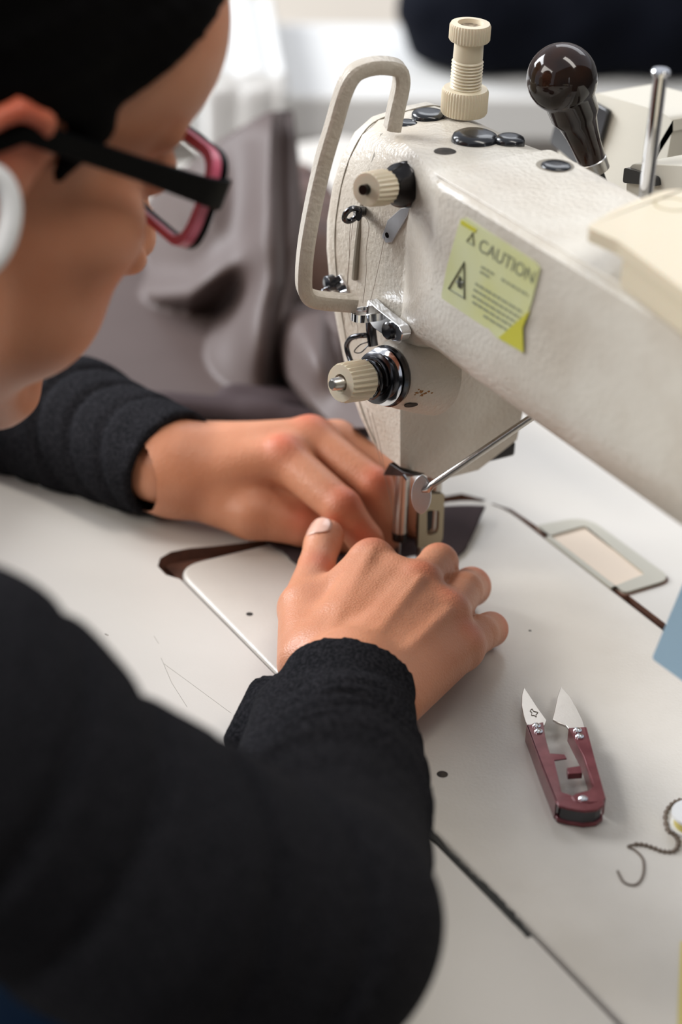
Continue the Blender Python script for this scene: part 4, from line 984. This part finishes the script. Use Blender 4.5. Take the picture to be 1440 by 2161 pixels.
# knitted top: sleeves with folds
def along(p, pts):
    best = None; s0 = 0; so_ = None; rad = None
    for i in range(len(pts) - 1):
        a, b = V(pts[i]), V(pts[i + 1]); ab = b - a; L = np.linalg.norm(ab); w = p - a; t = np.clip((w @ ab) / (L * L), 0, 1)
        v = w - t[:, None] * ab; dd = (v * v).sum(1)
        if best is None: best = dd; s = t * L; vv = v
        else: m_ = dd < best; best = np.where(m_, dd, best); s = np.where(m_, s0 + t * L, s); vv = np.where(m_[:, None], v, vv)
        s0 += L
    return s, vv
def folds(p, pts, wav, amp, tilt, ph=0):
    s, v = along(p, pts); n = v / (np.sqrt((v * v).sum(1))[:, None] + 1e-6)
    a = n @ V((.5, -.3, .8)); b = n @ V((.8, .5, -.3))
    x = (s + tilt * b + .35 * np.sin(2.3 * a + s * .35)) / wav + ph
    r = np.exp(-(np.abs(np.sin(PI * x)) / .34) ** 2)          # narrow creases between rounded rolls
    return amp * (r - .25) * (.75 + .25 * np.sin(1.1 * s + 2 * a)), s
RA = unit(RFORE[1] - RFORE[0]); LA = unit(LFORE[1] - LFORE[0])
RCN = unit(RA * .75 + V((.15, -.5, .55)) * .25)
def sweater(p):
    # right
    d = cone(p, RFORE[0], RFORE[1], 2.95, 3.05, (0, 0, 1), .82)
    d = smin(d, chain(p, RFORE[1:], [3.05, 3.35, 4.35], .8), .5)
    s1, v1 = along(p, RFORE); n1 = v1 / (np.sqrt((v1 * v1).sum(1))[:, None] + 1e-6); b1 = n1 @ unit(V(RM[0])); a1 = n1 @ V((.3, -.3, .9))
    for s_, am, w_, tl in ((1.25, .12, .26, .2), (3.4, .5, .34, -1.2), (5.0, .8, .34, .7), (6.5, .9, .34, -.4), (8.0, .9, .34, .6), (9.6, 1.0, .38, -.3), (12.0, 1.7, .5, .8), (16.0, 1.0, .7, 1.5)):
        d = d + am * (.65 + .35 * np.sin(2.1 * b1 + s_)) * np.exp(-((s1 + tl * b1 + .25 * np.sin(3 * a1 + s_) - s_) / w_) ** 2) - .34 * am * np.exp(-((s1 + tl * b1 - s_ - .75) / .42) ** 2)
    u = chain(p, R_SH, [4.5, 4.7, 6.0, 6.2], 1.5)
    f2, s2 = folds(p, R_SH, 3.6, .55, 2.2, .3); u = u + f2
    d = smin(d, u + .35 * np.clip((15 - s1) / 6, 0, 3), .25)
    # loose lower edge of the cuff
    d = smin(d, cone(p, P(600, 1430, z=2.6), P(512, 1560, z=1.5), 1.3, .85, (0.3, -.3, 1), .6), .6)
    d = smin(d, cone(p, P(610, 1500, z=2.6), P(575, 1650, z=3.2), 1.5, 1.8), .8)
    pl_ = (RFORE[0] - p) @ RCN - .1 + .35 * np.sin(p[:, 0] * 1.3)*0
    inn = cone(p, RFORE[0] - RA * 2, RFORE[1], 2.4, 2.5, (0, 0, 1), .82)
    dr = np.maximum(d, np.where(s1 < 7, pl_, -9)); dr = smax(dr, -np.where(s1 < 2.6, inn, 9), .12)
    # left
    e = chain(p, LFORE, [2.95, 3.6, 4.4], 1.0)
    f3, s3 = folds(p, LFORE, 2.1, .4, 1.6, .2); e = e + f3 * np.clip((s3 - .6) / 1.5, 0, 1)
    e = smin(e, chain(p, [LFORE[2], (-14, -41, 10)], [4.6, 5.5], 1.5), 1.0)
    pl2 = (LFORE[0] - p) @ unit(LA + V((0, 0, .25))) 
    inn = cone(p, LFORE[0] - LA * 2, LFORE[1], 2.35, 2.7)
    e = np.maximum(e, np.where(s3 < 5, pl2, -9)); e = smax(e, -np.where(s3 < 3, inn, 9), .12)
    t = torso(p, .6)
    d = np.minimum(dr, e); d = smin(d, t, 1.5)
    nk = cone(p, HW(NECK[1]), (2.5, -43, 6), 6.4, 9.5); d = smin(d, smax(nk, (HW((0, -6, -8.0)) - p) @ (HM @ unit(V((0, .45, -1)))) , .2), 1.5)
    d = smax(d, -smax(cone(p, HW(NECK[0]), HW(NECK[2]), 5.7, 6.2), (HW((0, -8, -10.5)) - p) @ (HM @ unit(V((0, -.5, 1)))), .2), .2)
    d = smax(d, -29 - p[:, 2], .5)
    on = (p[:, 1] > -20) ; return np.where(on, smax(d, .1 - p[:, 2], .3), d)
v, f = nets(sweater, (-42, -68, -30), (42, 8, 28), .21); v = relax(v, f, 1)
mk('knit_top', v, f, M['wool'], person, 180, label='charcoal long-sleeved knit top')
# trousers
def trou(p):
    d = None
    for sx in (-1, 1):
        c = cone(p, (2.5 + sx * 8, -52, -27), (2.5 + sx * 10, -12, -24), 8.5, 6.8); c = smin(c, cone(p, (2.5 + sx * 10, -12, -24), (2.5 + sx * 9, -18, -66), 6.8, 5), 1.5)
        d = c if d is None else np.minimum(d, c)
    return d + .2 * np.sin(p[:, 1] * .9)
v, f = nets(trou, (-20, -66, -74), (26, -2, -12), .9); mk('trousers', v, f, M['blue'], person, 180)
for sx in (-1, 1):
    mb = MB(); x = 2.5 + sx * 9; rings = []
    for y, z, w, h in ((-24, -70, 3.4, 5), (-20, -70.5, 4.2, 5.4), (-14, -72, 4.6, 3.6), (-6, -73.3, 4.2, 2.2), (-3, -73.8, 3.0, 1.5)):
        rings.append([V((x + w * math.cos(t), y, z + h * math.sin(t) * (1 if math.sin(t) > 0 else .45))) for t in [2 * PI * k / 20 for k in range(20)]])
    mb.loft(rings).build('shoe', M['black'], person, 60)
ch_ = thing('stool', 'dark work stool under the person', 'stool', (2.5, -52, -76))
MB().lathe((2.5, -54, -40), (0, 0, 1), [(0, 16), (.6, 17.5), (3, 17.5), (3.8, 16)], 40).build('seat', M['black'], ch_, 40)
MB().lathe((2.5, -54, -75), (0, 0, 1), [(0, 3), (35, 3)], 20).build('post', M['steel'], ch_)
for k in range(5):
    a_ = 2 * PI * k / 5; MB().tube([(2.5, -54, -71), (2.5 + 22 * math.cos(a_), -54 + 22 * math.sin(a_), -74.5)], [1.8, 1.3], 10).build('leg', M['black'], ch_)
# hair
def hair(p):
    q = HL(p); a = np.abs(q[:, 0])
    sk = ell(q, (0, -.8, 4.9), (7.95, 9.85, 8.75)); sk = smin(sk, ell(np.stack([a, q[:, 1], q[:, 2]], 1), (1.6, 4.4, 6.1), (5.6, 5.3, 5.4)), 1.0)
    sk = sk + .07 * np.sin(q[:, 1] * 2.2 - q[:, 2] * 3.1) + .04 * np.sin(q[:, 2] * 7 + q[:, 1] * 3)
    line = 10.0 - np.clip((8.2 - q[:, 1]), 0, 5.6) * 1.22
    line = np.where(q[:, 1] < 2.6, 3.1, line)
    line = np.where(q[:, 1] < -.3, -4.0 - .25 * (q[:, 1] + .3), line) + .0 * a
    d = smax(sk, line - q[:, 2], .35)
    sb = cone(np.stack([a, q[:, 1], q[:, 2]], 1), (6.8, 2.6, 3.2), (6.9, 2.0, 1.0), .9, .2)   # sideburn wisp
    d = smin(d, sb, .6)
    bun = ell(q, (0, -10.5, 5), (3.6, 3.2, 3.6)); d = smin(d, bun, .8)
    return d * HS
v, f = nets(hair, *bbox([HW((0, -2, 4))], 16), .28); v = relax(v, f, 1)
mk('hair', v, f, M['hair'], person, 180, label='black hair tied back')
# glasses
gl = thing('eyeglasses', 'black-framed eyeglasses with pink inner rims worn by the person', 'glasses', HW((0, 9.8, 1)))
def rrect(cx_, cz_, w, h, r, n=8):
    pts = [(cx_ - w / 2, cz_ - h / 2), (cx_ + w / 2, cz_ - h / 2), (cx_ + w / 2, cz_ + h / 2), (cx_ - w / 2, cz_ + h / 2)]
    return rcorner([V((x, z, 0)) for x, z in pts], r, n)
for sx in (1, -1):
    o_ = rrect(sx * 3.6, 1.3, 6.1, 3.9, 1.35); i_ = rrect(sx * 3.5, 1.25, 5.35, 3.25, 1.15)
    def ringm(name, m, f0, f1, oo, ii, lab=None, par=None):
        mb = MB(); rings = []
        for k in range(len(oo)):
            a_, b_ = oo[k], ii[k]; wr = lambda x: -.35 * (abs(x) / 6) ** 2 * 1.5
            rings.append([HW((a_[0], f0 + wr(a_[0]), a_[1])), HW((a_[0], f1 + wr(a_[0]), a_[1])), HW((b_[0], f1 + wr(b_[0]), b_[1])), HW((b_[0], f0 + wr(b_[0]), b_[1]))])
        rings.append(rings[0]); return mb.loft(rings, False).build(name, m, par or gl, 30, label=lab)
    rm_ = ringm('rim', M['gblack'], 9.42, 9.72, o_, i_, 'black outer rim')
    ringm('inner_rim', M['gpink'], 9.0, 9.41, [p * .995 + V((sx * .018, 0, 0)) for p in o_], i_, 'pink inner rim', rm_)
    ctr = sum(i_) / len(i_); wr = lambda x: -.35 * (abs(x) / 6) ** 2 * 1.5
    ln = [HW((p[0], 9.3 + wr(p[0]), p[1])) for p in i_]; fwd = HM @ V((0, 1, 0))
    MB().prism(ln, fwd * .16).build('lens', M['lens'], rm_, 0)
    # temple
    rings = []
    for r_, f_, u_, hh in ((6.35, 9.4, 1.9, .58), (6.75, 9.0, 1.9, .58), (6.95, 8.0, 1.95, .52), (7.2, 5, 2.2, .42), (7.65, 1.2, 2.5, .42), (7.8, -.3, 2.6, .4), (7.6, -2.2, 1.2, .4), (7.4, -3.2, -1.0, .35)):
        rings.append([HW((sx * (r_ + a), f_, u_ + b)) for a, b in ((-.17, -hh), (.17, -hh), (.17, hh), (-.17, hh))])
    MB().loft(rings).build('temple', M['gblack'], gl, 40, bevel=.08)
MB().tube([HW((-.85, 9.5, 1.2)), HW((-.3, 9.75, 1.5)), HW((.3, 9.75, 1.5)), HW((.85, 9.5, 1.2))], .28, 10).build('bridge', M['gblack'], gl)
for sx in (1, -1): MB().lathe(HW((sx * 1.2, 9.0, -.2)), HM @ V((-sx * .7, -.5, 0)), [(-.1, .2), (0, .35), (.12, .3)], 14).build('nose_pad', M['lens'], gl)
# earring
ec = P(-46, 470, d=75.5); t1 = unit(RM[1] * -1 + RM[0] * .18); t2_ = unit(RM[0])
er = [ec + t1 * 1.75 * math.sin(t) + t2_ * 1.0 * math.cos(t) + RM[2] * .5 * math.cos(t) for t in [2 * PI * k / 40 for k in range(40)]]
tag(MB().tube(er, .42, 12, loop=True).build('hoop_earring', M['white'], None, 60), 'white hoop earring below the ear, partly out of frame', 'earring')
